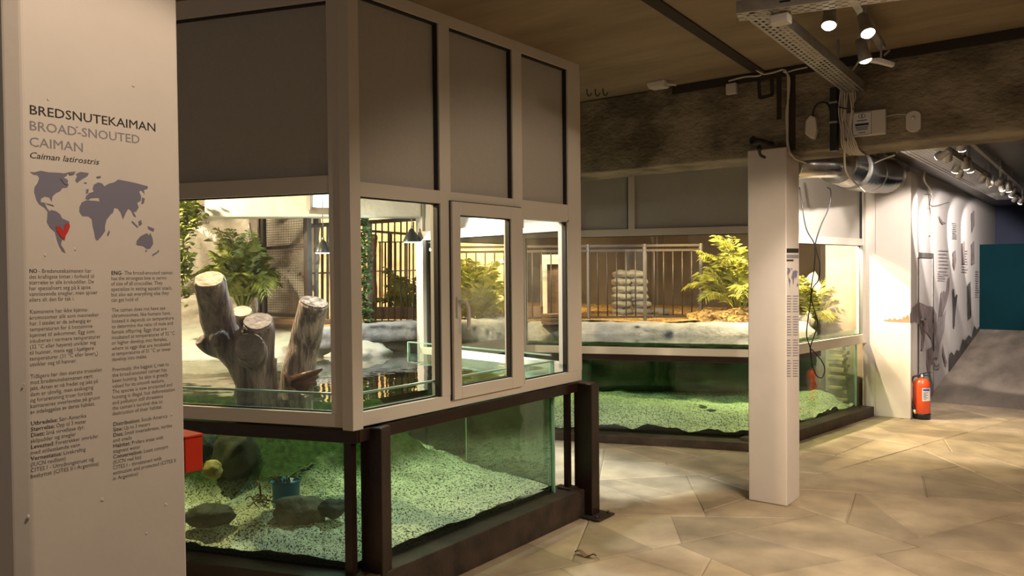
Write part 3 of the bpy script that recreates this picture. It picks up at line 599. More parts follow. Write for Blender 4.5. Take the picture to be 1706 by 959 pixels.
nz = lambda p, s, k=1.0: noise.fractal(Vector((p.x*s, p.y*s, k)), 1.0, 2.0, 4)
def zg(u, t, d, p):
    return 0.225+0.10*min(d, 0.95)+0.035*nz(p, 3.5)*smooth(0, .3, d+.15)+smooth(0.8, 1.8, d)*0.60+0.012*nz(p, 14, 3)
q = MB(); ruled(q, G0, SH, zg, 150, 60)
tag(q.build('pool_gravel', M_gravel, base=(-3.5, 3, 0.2)), 'speckled pale gravel bed of the front pool, green with algae at the back, toned darker for fading light', 'gravel', kind='stuff')
# water body of the front pool
wp = [P0+uA*2.9+nA*0.074, P0+nA*0.074+uA*0.052, P0+Vector((-0.074, 0.078)), T1+Vector((-0.004, -0.016)), T2+nT*0.012, Vector((-4.75, 4.45)), Vector((-4.9, 3.9)), Vector((-5.0, 3.3)), Vector((-5.6, 2.9)), Vector((-6.6, 2.7))]
q = MB(); q.prism(wp, 0.19, 0.985)
tag(q.build('pool_water', M_water, base=(-3.6, 3, 0.19)), 'still green water filling the front pool around the logs', 'water', kind='stuff')
# ledge of pale rock round the rear pool
def ledge(q, A, B, n, z0, z1, amp, seed, depth, nu=110, lean=1.0):
    A = Vector(A); B = Vector(B); rows = []
    h_ = z1-z0; prof = [(0.10, z0), (0.0, z0+h_*.1), (0.0, z0+h_*0.25), (0.01, z0+h_*0.4), (0.03, z0+h_*0.55), (0.055, z0+h_*0.7), (0.085, z0+h_*0.85), (0.12, z0+h_*.95), (0.18, z1), (0.18+depth*0.5, z1+0.005), (0.18+depth, z1-0.02)]; prof = [prof[0]]+[(d*lean, z) for d, z in prof[1:]]
    for i in range(nu):
        t = i/(nu-1); p = A.lerp(B, t); row = []
        for k, (d, z) in enumerate(prof):
            w = amp*nz(p*1.0+Vector((seed, k*0.21)), 3.2)+amp*0.55*nz(p+Vector((k*0.13, seed)), 9)
            row.append(q.bm.verts.new((p.x+n.x*(d+w), p.y+n.y*(d+w), z+w*0.5)))
        rows.append(row)
    for r0, r1 in zip(rows, rows[1:]):
        for k in range(len(prof)-1):
            f = q.bm.faces.new((r0[k], r1[k], r1[k+1], r0[k+1])); f.smooth = True
# bank behind: smooth beach at left, undercut rock lip at right
FN = [Vector((-7.6, 3.9)), Vector((-6.6, 4.05)), Vector((-5.9, 4.15)), Vector((-5.45, 4.25)), Vector((-5.45, 4.85)), Vector((-5.15, 5.3)), Vector((-4.95, 5.5))]
def zb(u, t, d, p):
    lip = smooth(0.60, 0.74, u)
    beach = 0.93+0.22*smooth(0, 1.0, t)+0.03*nz(p, 2.5)
    rock = 0.84+0.26*smooth(0.45, 0.62, t)-0.05*smooth(.62, 1, t)+0.02*nz(p, 5)
    return beach*(1-lip)+rock*lip
q = MB(); ruled(q, [p+Vector((0.04, -0.05)) for p in SH], FN, zb, 120, 40)
tag(q.build('rock_bank', M_bank, base=(-5, 3.5, 0.9)), 'smooth sloping concrete bank behind the logs, rising from the water', 'bank')
q = MB(); ledge(q, Vector((-4.70, 3.62)), Vector((-4.66, 4.78)), Vector((-0.99, 0.12)), 1.03, 1.19, 0.025, 7, 0.8, lean=0.35)
tag(q.build('rock_ledge', M_ledge), 'overhanging grey rock lip above the water, seen through the first side window', 'ledge')
q = MB(); q.blob(at_z(606, 588, 1.0)+Vector((-0.05, 0, -0.02)), (0.20, 0.26, 0.10), 0.18, 2.0, 4)
tag(q.build('boulder', M_bank), 'low pale green boulder half in the water below the rock lip', 'rock')
# rear pool
GD = [P3+uD*0.0+nD*0.072, P4+nD*0.072+nF*0.03, P4+uF*(lF-0.17)+nF*0.072]
W2 = [P3+nD*1.15+uD*0.05, P4+nD*1.2+nF*0.55, P5+nF*0.50+uF*-0.15]
q = MB(); ruled(q, GD, W2, lambda u, t, d, p: 0.155+0.14*smooth(0, .35, d)+0.03*nz(p, 4)+0.10*smooth(.1, .0, d)*nz(p, 2)-0.05*u+0.01*nz(p, 14, 2), 150, 40)
tag(q.build('pool_gravel', M_gravel2, base=(-3, 7, 0.1)), 'even yellow-green gravel bed of the rear pool', 'gravel', kind='stuff')
wp2 = [P3+nD*0.073+uD*0.03, P4+nD*0.075+nF*0.035, P4+uF*(lF-0.17)+nF*0.074, P5+nF*0.48-uF*0.17, P4+nD*1.18+nF*0.53, P3+nD*1.13+uD*0.05]
q = MB(); q.prism(wp2, 0.08, 0.925)
tag(q.build('pool_water', M_water2, base=(-3, 7, 0.1)), 'dark green water of the rear pool below the long window', 'water', kind='stuff')
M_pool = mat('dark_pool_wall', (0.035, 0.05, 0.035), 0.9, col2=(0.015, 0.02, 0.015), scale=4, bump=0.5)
q = MB()
for (a, b_) in ((P3+nD*1.10, P4+nD*1.2+nF*0.60), (P4+nD*1.2+nF*0.60, P5+nF*0.5+uF*0.1)):
    u_, l_ = unit(a, b_); n_ = Vector((-u_.y, u_.x)); q.slab(a, u_, n_, 0, l_, 0, 0.78, 0.02, 0.12)
struct(q.build('wall_pool', M_pool), 'dark back wall of the rear pool under the rock ledge', 'wall')
q = MB(); ledge(q, P3+nD*0.92-uD*0.25, P4+nD*1.05-nF*0.1, nD, 0.80, 1.035, 0.03, 1, 0.35)
tag(q.build('rock_ledge', M_ledge), 'pale grey plastered rock ledge behind the rear pool', 'ledge')
q = MB(); ledge(q, P4+nD*1.0+nF*0.40+uF*0.12, P5+nF*0.35-uF*0.45, nF, 0.80, 1.03, 0.04, 5, 0.35, 60)
tag(q.build('rock_ledge', M_rock), 'warm lit stone ledge seen through the side window', 'ledge')
q = MB(); ledge(q, Vector((-4.95, 5.05)), P3+nD*0.90-uD*0.2, Vector((-0.8, 0.6)), 0.80, 1.10, 0.05, 3, 0.5)
tag(q.build('rock_ledge', M_ledge), 'pale rock ledge beside the glass corner, lit warm from above', 'ledge')
# chipped bark ground
bk = [(-9.5, 3.2), (-7.4, 3.8), (-5.9, 4.1), (-5.4, 4.25), (-5.4, 4.9), (-5.3, 5.35), (-5.5, 5.7)]+[tuple(v) for v in (P3+nD*1.24-uD*0.75, P4+nD*1.27+nF*0.78, P5+nF*0.72-uF*0.1)]+[(-2.35, 9.6), (-2.35, 11.55), (-9.0, 11.55), (-9.5, 8)]
q = MB(); g = q.bm.faces.new([q.bm.verts.new((x, y, 1.035)) for x, y in bk])
bmesh.ops.triangulate(q.bm, faces=[g]); bmesh.ops.subdivide_edges(q.bm, edges=q.bm.edges[:], cuts=5, use_grid_fill=True)
for v in q.bm.verts: v.co.z += 0.035*nz(v.co, 2.2)
tag(q.build('bark_mulch', M_chips, base=(-5, 7, 1.0)), 'golden brown bark chips covering the ground of the enclosure', 'mulch', kind='stuff')
q = MB(); mp_ = at_d(1222, 520, 8.9); q.blob((mp_.x, mp_.y, 1.0), (0.55, 0.5, 0.19), 0.25, 2.2, 8)
tag(q.build('bark_mound', M_chips), 'mound of brown bark chips at the foot of the lit palm', 'mound', kind='stuff')

# ------------------------------------------------------------------ walls inside the enclosure
def rockwall(q, a, b_, z0, z1, amp, seed, nu=90, nv=60, cell=0.75, bulge=0.16):
    a = Vector((a[0], a[1])); b_ = Vector((b_[0], b_[1])); u, l = unit(a, b_); n = Vector((u.y, -u.x)); rows = []
    for i in range(nu):
        row = []
        for j in range(nv):
            p = a+u*(l*i/(nu-1)); z = z0+(z1-z0)*j/(nv-1)
            w = Vector((l*i/(nu-1)/cell*0.75+seed, z/cell, 0)); w += Vector((noise.noise(w*1.3), noise.noise(w*1.3+Vector((5, 5, 0))), 0))*0.35
            dist, _ = noise.voronoi(w); e = min(1, (dist[1]-dist[0])*2.6)
            d = bulge*(e**0.45)+amp*noise.fractal(Vector((w.x*1.6, w.y*1.6, seed)), 1.0, 2.0, 5)
            row.append(q.bm.verts.new((p.x+n.x*d, p.y+n.y*d, z)))
        rows.append(row)
    for r0, r1 in zip(rows, rows[1:]):
        for k in range(nv-1):
            f = q.bm.faces.new((r0[k], r1[k], r1[k+1], r0[k+1])); f.smooth = True
q = MB(); rockwall(q, (-7.2, 1.9), (-6.8, 5.3), 0.95, 2.95, 0.10, 3.3)
struct(q.build('wall_rock', M_rock), 'pale boulder wall at the left end of the enclosure', 'wall')
q = MB(); q.box(-9.5, -5.2, 1.2, 1.35, 0, CZ); struct(q.build('wall_left', M_rock), 'plain stone side wall closing the left of the enclosure', 'wall')
q = MB(); rockwall(q, (-7.3, 4.3), (-8.8, 7.6), 0.95, 2.95, 0.07, 7.7, 80, 50, 0.85, 0.10); rockwall(q, (-8.8, 7.4), (-7.15, 9.18), 0.95, 2.95, 0.07, 9.1, 80, 50, 0.85, 0.10)
struct(q.build('wall_ochre', M_warmrock), 'ochre stone wall lit yellow behind the fences', 'wall')
q = MB(); q.box(-10.4, -1.9, 11.6, 11.8, 0, CZ); struct(q.build('wall_store', M_darkwall), 'dark brown wall of the store room behind the low fence', 'wall')
q = MB(); q.box(-2.3, -2.06, 9.43, 11.7, 0, CZ); struct(q.build('wall_side', M_wallw), 'pale partition wall behind the mural corridor', 'wall')
q = MB(); q.box(-2.62, -2.08, 9.20, 9.32, 0, CZ); struct(q.build('wall_stub', mat('brown_end_wall', (0.30, 0.235, 0.16), 0.8, var=0.2, scale=5)), 'brown end wall of the side window tank', 'wall')
q = MB(); q.box(-2.20, -2.068, 9.10, 9.19, 0, 2.62); struct(q.build('trim_6', M_white), 'white filler strip between the side window and the wall pillar', 'trim')
# whitewashed beam inside
q = MB(); A0 = at_d(341, 366, 6.2); A1 = at_d(640, 346, 6.35)
u_, l_ = unit(A0, A1); n_ = Vector((-u_.y, u_.x)); q.slab(A0, u_, n_, 0, l_+0.3, 2.06, 2.30, 0, 0.22)
struct(q.build('trim_3', M_beamw, bevel=0.01), 'whitewashed concrete beam above the logs', 'beam')
fx = thing('white_frame', at_d(530, 336, 5.9), 'white square frame with a glowing bar hanging at the end of the whitewashed beam', 'lamp')
q = MB(); c_ = at_d(533, 330, 5.9)
for (x0, y0, x1, y1) in ((516, 322, 516, 350), (516, 350, 556, 352), (556, 318, 556, 352), (516, 320, 556, 318)):
    q.bar(at_d(x0, y0, 5.9), at_d(x1, y1, 5.9), 0.028, 0.05)
q.build('frame', M_upvc, fx)
q = MB(); q.bar(at_d(518, 336, 5.93), at_d(554, 334, 5.93), 0.01, 0.10); q.build('glow_bar', M_bulbc, fx)  # self-lit bar gives the white frame its brightness

# ================================================================== LAMPS
def flood(name, loc, tgt, power, col, label, size=0.16, angle=140):
    t = thing(name, loc, label, 'lamp', 'floodlights in the enclosure'); d = (Vector(tgt)-Vector(loc)).normalized()
    q = MB(); q.lathe(Vector(loc)-d*0.02, [(0.06, -0.14), (0.075, -0.12), (0.11, 0.0), (0.125, 0.03), (0.12, 0.035)], 20, d); q.build('housing', M_black, t)
    q = MB(); q.bar(Vector(loc)-d*0.14, (loc[0], loc[1], CZ), 0.02, 0.03); q.build('bracket', M_black, t)
    lamp('SPOT', 'bulb_light', Vector(loc)+d*0.05, tgt, power, col, size*0.4, angle, 0.4, t)
    return t
flood('floodlight', (-3.55, 3.55, 2.62), (-3.2, 3.2, 0.2), 130, COOL, 'black floodlight over the middle of the front pool')
flood('floodlight', (-4.55, 2.35, 2.72), (-3.75, 2.45, 0.4), 300, WARM, 'black floodlight over the left end of the front pool')
flood('floodlight', (-5.9, 2.3, 2.72), (-6.85, 3.9, 1.5), 560, (1.0, 0.83, 0.55), 'black floodlight facing the boulder wall')
flood('floodlight', (-6.6, 5.6, 2.75), (-8.0, 6.6, 1.3), 380, (1.0, 0.80, 0.52), 'black floodlight facing the ochre wall')
flood('floodlight', (-6.0, 7.4, 2.75), (-8.2, 8.0, 1.4), 850, GOLD, 'black floodlight over the far corner of the enclosure')
flood('floodlight', (-3.5, 7.75, 2.5), (-3.3, 8.6, 1.3), 300, (1.0, 0.78, 0.36), 'black floodlight above the lit palm')
flood('floodlight', (-3.75, 6.62, 2.45), (-4.0, 7.5, 0.9), 75, (0.9, 0.97, 1.0), 'black floodlight over the rear pool')
flood('floodlight', (-3.85, 4.02, 2.5), (-3.45, 5.35, 0), 750, COOL, 'black floodlight shining through the glass corner onto the flagstones', angle=44)
flood('floodlight', (-5.1, 6.0, 2.7), (-5.75, 6.8, 1.3), 330, GOLD, 'black unseen floodlight added to light the yellow palm', angle=90)  # extra lamp, out of sight, put in to light this palm
flood('floodlight', (-4.75, 6.75, 2.7), (-5.0, 7.25, 1.0), 130, (1.0, 0.82, 0.55), 'black unseen floodlight added to brighten the ledge beside the glass corner', angle=110)  # extra lamp, out of sight, put in to brighten the ledge
fl = P4+uF*1.35+nF*0.40
flood('floodlight', (fl.x, fl.y, 2.20), (fl.x+0.1, fl.y+0.9, 0.75), 420, (1.0, 0.80, 0.50), 'black floodlight close behind the side window', size=0.05)
def dome(px, py, dd, w, label, power):
    c = at_d(px, py, dd); t = thing('hanging_lamp', c, label, 'lamp', 'hanging dome lamps'); r = w*dd/F_PX/2
    q = MB(); q.lathe(c, [(0.14*r, r*1.5), (0.28*r, r*1.42), (0.36*r, r*1.25), (0.72*r, r*0.75), (0.95*r, 0.25*r), (r, 0.04*r), (r, 0)], 24); q.build('shade', mat('dark_teal_enamel', (0.03, 0.04, 0.045), 0.35), t)
    q = MB(); q.lathe(c, [(0.9*r, -0.04*r), (0.96*r, 0.02*r), (0.5*r, 0.1*r)], 24); q.build('bulb', M_bulbc, t)
    q = MB(); q.lathe(c, [(0.16*r, r*1.5), (0.2*r, r*1.7), (0.1*r, r*1.85)], 12); q.build('cap', M_alu, t)
    q = MB(); q.tube([c+Vector((0, 0, r*1.8)), Vector((c.x, c.y, CZ))], 0.004, 6); q.build('chain', M_galv, t)
    lamp('POINT', 'bulb_light', c-Vector((0, 0, 0.06)), c-Vector((0, 0, 1)), power, (0.85, 1.0, 0.97), 0.015, parent=t)
dome(538.5, 421, 5.9, 28, 'dark dome lamp hanging left of the corner post behind the logs', 10)
dome(686, 403, 6.4, 29, 'dark dome lamp hanging inside the first side window', 10)

# visitor side spotlights
def spot(loc, tgt, label, power=0, group='spotlights', col=HAL, angle=50, plate=True, r=0.035, up=CZ):
    loc = Vector(loc); d = (Vector(tgt)-loc).normalized(); t = thing('spotlight', loc, label, 'spotlight', group)
    q = MB(); q.lathe(loc, [(r*0.5, -r*3.4), (r*0.75, -r*3.2), (r*0.85, -r*1.2), (r, -r*0.3), (r, 0), (r*0.93, 0.002)], 18, d); q.build('housing', M_galv, t)
    q = MB(); q.lathe(loc, [(r*0.9, 0.003), (r*0.7, 0.012), (r*0.3, 0.018)], 18, d); q.build('bulb', M_bulb, t)
    q = MB(); q.bar(loc-d*r*2, (loc-d*r*2).to_3d()+Vector((0, 0, max(0.03, up-(loc-d*r*2).z))), 0.014, 0.014); q.build('bracket', M_galv, t)
    if power: lamp('SPOT', 'bulb_light', loc+d*0.03, tgt, power, col, 0.03, angle, 0.35, t)
    return t
sp1 = at_z(1381, 42, 2.72); sp2 = at_z(1446, 55, 2.72); sp3 = at_z(1442, 100, 2.72)
spot(sp1, (-0.9, 2.6, 0.0), 'lit spotlight on the ceiling beside the perforated cable tray', 60, angle=100)
spot(sp2, (0.0, 2.8, 0.0), 'lit spotlight above the white plastic fitting, upper of the close pair', 60, angle=110)
spot(sp3, (-0.5, 5.0, 0.0), 'lit spotlight right of the cable tray, lower of the close pair', 110, angle=110)

# ================================================================== LOGS IN THE FRONT POOL
def remesh(o, vox, sm=3):
    r = o.modifiers.new('remesh', 'REMESH'); r.mode = 'VOXEL'; r.voxel_size = vox; r.use_smooth_shade = True
    s = o.modifiers.new('smooth', 'SMOOTH'); s.iterations = sm; s.factor = 0.4
def cut_face(parent, a, b_, r, m, seed=0):
    a = Vector(a); b_ = Vector(b_); d = (b_-a).normalized(); q = MB()
    x = d.orthogonal().normalized(); y = d.cross(x); n = 26; c = b_+d*0.002
    top = []; low = []
    for k in range(n):
        t = 2*math.pi*k/n; rr = r*(0.93+0.10*noise.noise(Vector((math.cos(t)*1.6+seed, math.sin(t)*1.6, 0))))
        p = c+(x*math.cos(t)+y*math.sin(t))*rr; top.append(q.bm.verts.new(p+d*0.006)); low.append(q.bm.verts.new(p-d*0.02))
    cc = q.bm.verts.new(c+d*0.004)
    for k in range(n):
        q.bm.faces.new((top[k], top[(k+1) % n], cc)); q.bm.faces.new((low[k], low[(k+1) % n], top[(k+1) % n], top[k]))
    return q.build('sawn_end', m, parent)
def PXd(pts, dd, k=1.0): return [at_d(p[0], p[1], p[3] if len(p) > 3 else dd) for p in pts], [p[2]*dd/F_PX*k for p in pts]
LD = 4.29
t = thing('forked_log', at_z(428, 640, 1.0)-Vector((0, 0, 0.26)), 'dark grey forked tree stump with three sawn limbs standing in the pool', 'log')
q = MB()
limbs = [([(430, 718, 33), (428, 690, 33), (425, 640, 31), (414, 606, 33), (392, 578, 33), (369, 545, 29, 4.27), (357, 505, 26, 4.20), (349, 466, 24, 4.11)], 0),
         ([(424, 640, 30), (424, 612, 34), (427, 585, 30), (432, 558, 26, 4.28), (430, 536, 24, 4.23)], 1),
         ([(415, 590, 20, 4.33), (410, 560, 19, 4.36), (405, 538, 18, 4.35), (403, 520, 17, 4.31)], 2),
         ([(424, 598, 24, 4.26), (420, 588, 24, 4.16), (415, 577, 23, 4.04)], 3),
         ([(378, 582, 20), (358, 579, 16), (344, 572, 14), (334, 564, 12, 4.27)], 4),
         ([(440, 600, 22, 4.33), (446, 640, 18, 4.36), (450, 690, 17, 4.36)], 5),
         ([(363, 560, 14, 4.2), (366, 567, 14, 4.15)], 6)]
for pts, sd in limbs:
    P_, R_ = PXd(pts, LD)
    q.tube(curve_pts(P_, 3), [R_[min(i//3, len(R_)-1)]*(1-(i % 3)/3)+R_[min(i//3+1, len(R_)-1)]*((i % 3)/3) for i in range((len(P_)-1)*3+1)], 22, jitter=0.12, seed=sd*3)
lg = q.build('trunk', M_bark, t); remesh(lg, 0.0085, 2)
for pts, m_ in ((limbs[0][0], M_cut), (limbs[1][0], M_cutd), (limbs[2][0], M_cut), (limbs[3][0], M_cutd)):
    P_, R_ = PXd(pts[-2:], LD); cut_face(t, P_[0], P_[1], R_[1]*0.98, m_, pts[0][0])
SD = 4.47
t = thing('log', at_z(497, 632, 1.0)-Vector((0, 0, 0.26)), 'pale weathered straight log leaning out of the pool, right of the forked stump', 'log')
pts = [(493, 715, 27), (494, 690, 27), (494, 650, 27), (497, 620, 26), (506, 580, 25), (514, 545, 24, 4.44), (523, 504, 23, 4.39)]
P_, R_ = PXd(pts, SD); q = MB(); q.tube(curve_pts(P_, 4), [R_[min(i//4, 5)]*(1-(i % 4)/4)+R_[min(i//4+1, 6)]*((i % 4)/4) for i in range(4*6+1)], 28, jitter=0.13, seed=11)
lg = q.build('trunk', M_barkd, t); remesh(lg, 0.0085, 1)
cut_face(t, P_[-2], P_[-1], R_[-1], M_barkd, 4)
q = MB()
for (x0, y0, r0, x1, y1, r1) in ((488, 634, 16, 537, 614, 2), (492, 640, 14, 530, 626, 3), (500, 640, 16, 526, 636, 4), (486, 640, 12, 474, 622, 2)):
    q.tube([at_d(x0, y0, SD-0.06), at_d((x0+x1)/2, (y0+y1)/2+2, SD-0.09), at_d(x1, y1, SD-0.10)], [r0*SD/F_PX*0.8, r0*SD/F_PX*0.6, r1*SD/F_PX], 9, jitter=0.3, seed=x0)
q.build('torn_root', mat('wet_brown_wood', (0.13, 0.065, 0.035), 0.35, var=0.5, scale=12, bump=0.5), t)

# ------------------------------------------------------------------ things under the water
def stone(px, py, z, r, m_, label, seed, rot=0.6, amp=0.22):
    c = at_z(px, py, z); q = MB(); q.blob(c, r, amp, 1.3, seed, 4, rot)
    return tag(q.build('river_stone', m_), label, 'stone', 'stones on the pool bed')
stone(502, 850, 0.33, (0.135, 0.10, 0.085), M_stone, 'brown stone lying in front of the blue pot', 3, 0.5)
stone(552, 846, 0.35, (0.075, 0.06, 0.05), M_stoned, 'dark stone behind and right of the brown stone', 5)
stone(350, 858, 0.33, (0.125, 0.09, 0.06), M_stoned, 'dark flat stone at the left end of the pool bed', 8)
stone(395, 752, 0.55, (0.13, 0.12, 0.17), mat('brown_algae_stone', (0.06, 0.05, 0.028), 0.8, var=0.5, scale=8, bump=0.6), 'tall brown algae-covered boulder at the back of the pool', 12)
stone(355, 782, 0.50, (0.055, 0.05, 0.055), mat('ochre_stone', (0.45, 0.32, 0.10), 0.8, var=0.3, scale=9, bump=0.5), 'small ochre stone beside the red box', 14)
stone(340, 742, 0.55, (0.09, 0.08, 0.10), M_stoned, 'dark boulder behind the red box', 15)
pc_ = at_z(477, 836, 0.31); t = thing('plant_pot', pc_, 'blue plastic pot with water weed standing on the gravel', 'pot')
q = MB(); rr = 23.5*4.5/F_PX; hh = 0.128
q.lathe(pc_-Vector((0, 0, 0.03)), [(rr*0.9, 0), (rr*0.93, 0.03+hh-0.012), (rr*1.02, 0.03+hh-0.012), (rr*1.02, 0.03+hh), (rr*0.92, 0.03+hh), (rr*0.88, 0.10)], 28); q.build('pot', M_blue, t)
q = MB(); r_ = random.Random(4)
for i in range(26):
    a = r_.uniform(0, 6.28); l_ = r_.uniform(0.03, 0.07); p = pc_+Vector((math.cos(a)*rr*0.6, math.sin(a)*rr*0.6, hh))
    q.tube([p, p+Vector((math.cos(a)*l_*0.5, math.sin(a)*l_*0.5, l_*0.35)), p+Vector((math.cos(a)*l_, math.sin(a)*l_, l_*0.1))], [0.004, 0.006, 0.001], 5)
tp = at_d(522, 774, 4.6); p = pc_+Vector((0, 0, hh)); q.tube(curve_pts([p, (p+tp)/2+Vector((0, 0, 0.015)), tp], 6), 0.004, 6)
for k in range(8):
    c_ = p.lerp(tp, 0.6+k*0.055); q.blob(c_+Vector((r_.uniform(-.01, .01), r_.uniform(-.01, .01), r_.uniform(-.006, .01))), (0.014, 0.014, 0.009), 0.5, 2, k, 2)
q.build('water_weed', mat('dark_weed', (0.035, 0.055, 0.015), 0.6), t)
q = MB()
for i in range(16):
    p = at_z(446+r_.uniform(-26, 18), 832+r_.uniform(-4, 6), 0.33); a = r_.uniform(0, 6.28)
    q.tube(curve_pts([p, p+Vector((math.cos(a)*.03, math.sin(a)*.03, .02)), p+Vector((math.cos(a)*.06, math.sin(a)*.06, r_.uniform(.0, .03)))], 3), 0.004, 5)
p = at_z(434, 832, 0.33); q.tube(curve_pts([p, p+Vector((.0, 0, .05)), p+Vector((-.012, 0, .085)), p+Vector((-.03, 0, .10))], 3), 0.006, 6)
tag(q.build('root_twig', mat('dead_root', (0.13, 0.09, 0.04), 0.8)), 'tangle of dead brown roots left of the blue pot', 'twig')
q = MB()
for (px, py, s) in ((1168, 679, .07), (1185, 684, .05), (1155, 676, .04)): q.blob(at_z(px, py, 0.26), (s, s*0.7, s*0.35), 0.5, 2.2, px, 3)
tag(q.build('sunken_leaf_clump', M_stoned), 'dark clump of sunken leaves on the rear pool gravel', 'leaves')

# ================================================================== FENCES AND PLANTS
def wire_panel(a, b_, z0, z1, pitch, r):
    q = MB(); a = Vector(a); b_ = Vector(b_); u, l = unit(a, b_); n = int(l/pitch)
    for i in range(n+1):
        p = a.lerp(b_, i/n); q.bar((p.x, p.y, z0), (p.x, p.y, z1), r, r)
    k = int((z1-z0)/pitch)
    for j in range(k+1):
        z = z0+(z1-z0)*j/k; q.bar((a.x, a.y, z), (b_.x, b_.y, z), r, r)
    return q
def lin(x, y, dd): p = at_d(x, y, dd); return p
t = thing('mesh_panel', at_d(478, 525, 6.5), 'dark steel framed wire mesh panel standing behind the logs', 'fence')
L0 = at_d(443, 523, 6.75); R0 = at_d(513, 526, 6.45); zt = 2.35
q = wire_panel((L0.x, L0.y), (R0.x, R0.y), L0.z, zt, 0.0205, 0.0032); q.build('wire_mesh', mat('rusty_wire', (0.10, 0.075, 0.055), 0.6), t)
for (x, y, dd, w) in ((441.5, 524, 6.75, 0.035), (434, 524, 6.8, 0.022), (514.5, 526, 6.45, 0.045)):
    p = at_d(x, y, dd); q = MB(); q.bar((p.x, p.y, 1.05), (p.x, p.y, zt), w, w); q.build('post', M_iron, t)
q = MB(); q.bar(L0, R0, 0.02, 0.03); q.build('rail', M_iron, t)
q = MB(); q.bar(at_d(443, 413.5, 6.75), at_d(513, 408, 6.45), 0.02, 0.028); q.build('rail', M_iron, t)
q = wire_panel(at_d(418, 520, 7.1).to_2d(), at_d(434, 520, 6.85).to_2d(), 1.2, zt, 0.022, 0.0032); q.build('wire_mesh', MATS['rusty_wire'], t)
q = MB(); a_ = at_d(432, 534, 6.7); b2 = at_d(548, 536, 6.3); q.bar(a_, b2, 0.10, 0.04); tag(q.build('timber_sill', M_wood), 'pale timber sill under the wire mesh panel', 'sill')
def barfence(name, base, label, rails, bars, m_=M_iron, planks=()):
    t = thing(name, base, label, 'fence')
    for (a, b_, w) in rails: q = MB(); q.bar(a, b_, w, w); q.build('rail', m_, t)
    for (a, b_, w, mm) in bars: q = MB(); q.bar(a, b_, w, w); q.build('bar', mm, t)
    return t
fd = 6.75
rails = [(at_d(518, 376, 6.5), at_d(600, 370, fd), 0.035), (at_d(518, 455, 6.5), at_d(600, 453, fd), 0.014), (at_d(518, 355, 6.5), at_d(560, 352, 6.6), 0.03), (at_d(526, 352, 6.5), at_d(526, 374, 6.5), 0.03)]
bars = [(at_d(x, 376, 6.5+(x-518)*0.003), at_d(x, 540, 6.5+(x-518)*0.003), w, mm) for x, w, mm in ((527, .028, M_irong), (537, .017, M_iron), (546, .017, M_irong), (556, .017, M_iron), (566, .017, M_iron), (577, .017, M_iron), (588, .017, M_iron))]
barfence('bar_fence', at_d(545, 545, 6.5), 'dark iron bar fence beside the wire mesh panel, behind the first dome lamp', rails, bars)
dl = lambda x: 7.0-(x-605)*0.0012
rails = [(at_d(604, 361.5, dl(604)), at_d(697, 355, dl(697)), 0.030), (at_d(604, 370.5, dl(604)), at_d(697, 364.5, dl(697)), 0.034), (at_d(604, 452, dl(604)), at_d(697, 450, dl(697)), 0.010), (at_d(600, 536, dl(604)), at_d(697, 535.5, dl(697)), 0.030)]
bars = [(at_d(616, 370, dl(616)), at_d(616, 536, dl(616)), .030, M_irong)]+[(at_d(x, 369, dl(x)), at_d(x, 535, dl(x)), .010, M_iron) for x in (626, 636.5, 647, 657.5, 668, 678, 688.5)]+[(at_d(x, 331, dl(x)), at_d(x, 360, dl(x)), .010, M_iron) for x in (620, 630, 640, 650, 660, 670, 680, 690)]
barfence('bar_fence', at_d(650, 538, 7.0), 'iron bar fence with double top rail seen through the first side window', rails, bars)
rails = [(at_d(608, 384, 8.1), at_d(697, 391, 8.3), 0.025), (at_d(630, 403, 8.1), at_d(697, 403, 8.3), 0.012)]
bars = [(at_d(650, 388, 8.2), at_d(650, 528, 8.2), .03, M_iron)]+[(at_d(x, 403, 8.15), at_d(x, 514, 8.15), .013, M_iron) for x in (633, 642, 659, 667, 675, 682)]
barfence('bar_fence', at_d(650, 530, 8.2), 'second lower bar fence close in front of the ochre wall', rails, bars)
q = MB(); q.slab(at_d(600, 520, 7.4).to_2d(), *(lambda u: (u, Vector((-u.y, u.x))))(unit(at_d(600, 520, 7.4), at_d(700, 520, 7.3))[0]), 0, 0.62, at_d(650, 532, 7.35).z, at_d(650, 511, 7.35).z, 0, 0.03)
tag(q.build('planter_board', M_wood), 'brown planter board behind the iron bars of the first side window', 'board')
p = at_d(622, 525, 8.0); q = MB(); q.tube([p, at_d(622, 480, 8.0), at_d(620, 440, 8.0), at_d(624, 398, 8.0)], [0.04, 0.045, 0.035, 0.03], 10, jitter=0.2); q.blob(at_d(624.5, 396, 8.0), (0.03, 0.03, 0.04), 0.15, 2, 1, 3)
tag(q.build('wooden_post', M_wood), 'rough wooden post with a knob behind the iron bars', 'post')
# low fence round the rear pool
FA = Vector((-6.0, 6.71)); FB = Vector((-3.79, 8.44)); uf, lf = unit(FA, FB)
t = thing('low_fence', (-4.9, 7.6, 1.03), 'low dark iron bar fence running behind the rear pool in front of the store', 'fence')
zlow, zhi = 1.07, 1.89
for z in (zlow, zhi, zhi-0.055):
    q = MB(); q.bar((FA.x, FA.y, z), (FB.x, FB.y, z), 0.018, 0.026); q.build('rail', M_iron, t)
n = 26
for i in range(n+1):
    p = FA.lerp(FB, i/n)
    if i in (0, 13, 14, 20, 26): q = MB(); q.bar((p.x, p.y, 1.0), (p.x, p.y, 1.91), 0.03, 0.03); q.build('post', M_irong, t)
    else: q = MB(); q.tube([(p.x, p.y, zlow), (p.x, p.y, zhi-0.055)], 0.0075, 6); q.build('bar', M_iron, t)
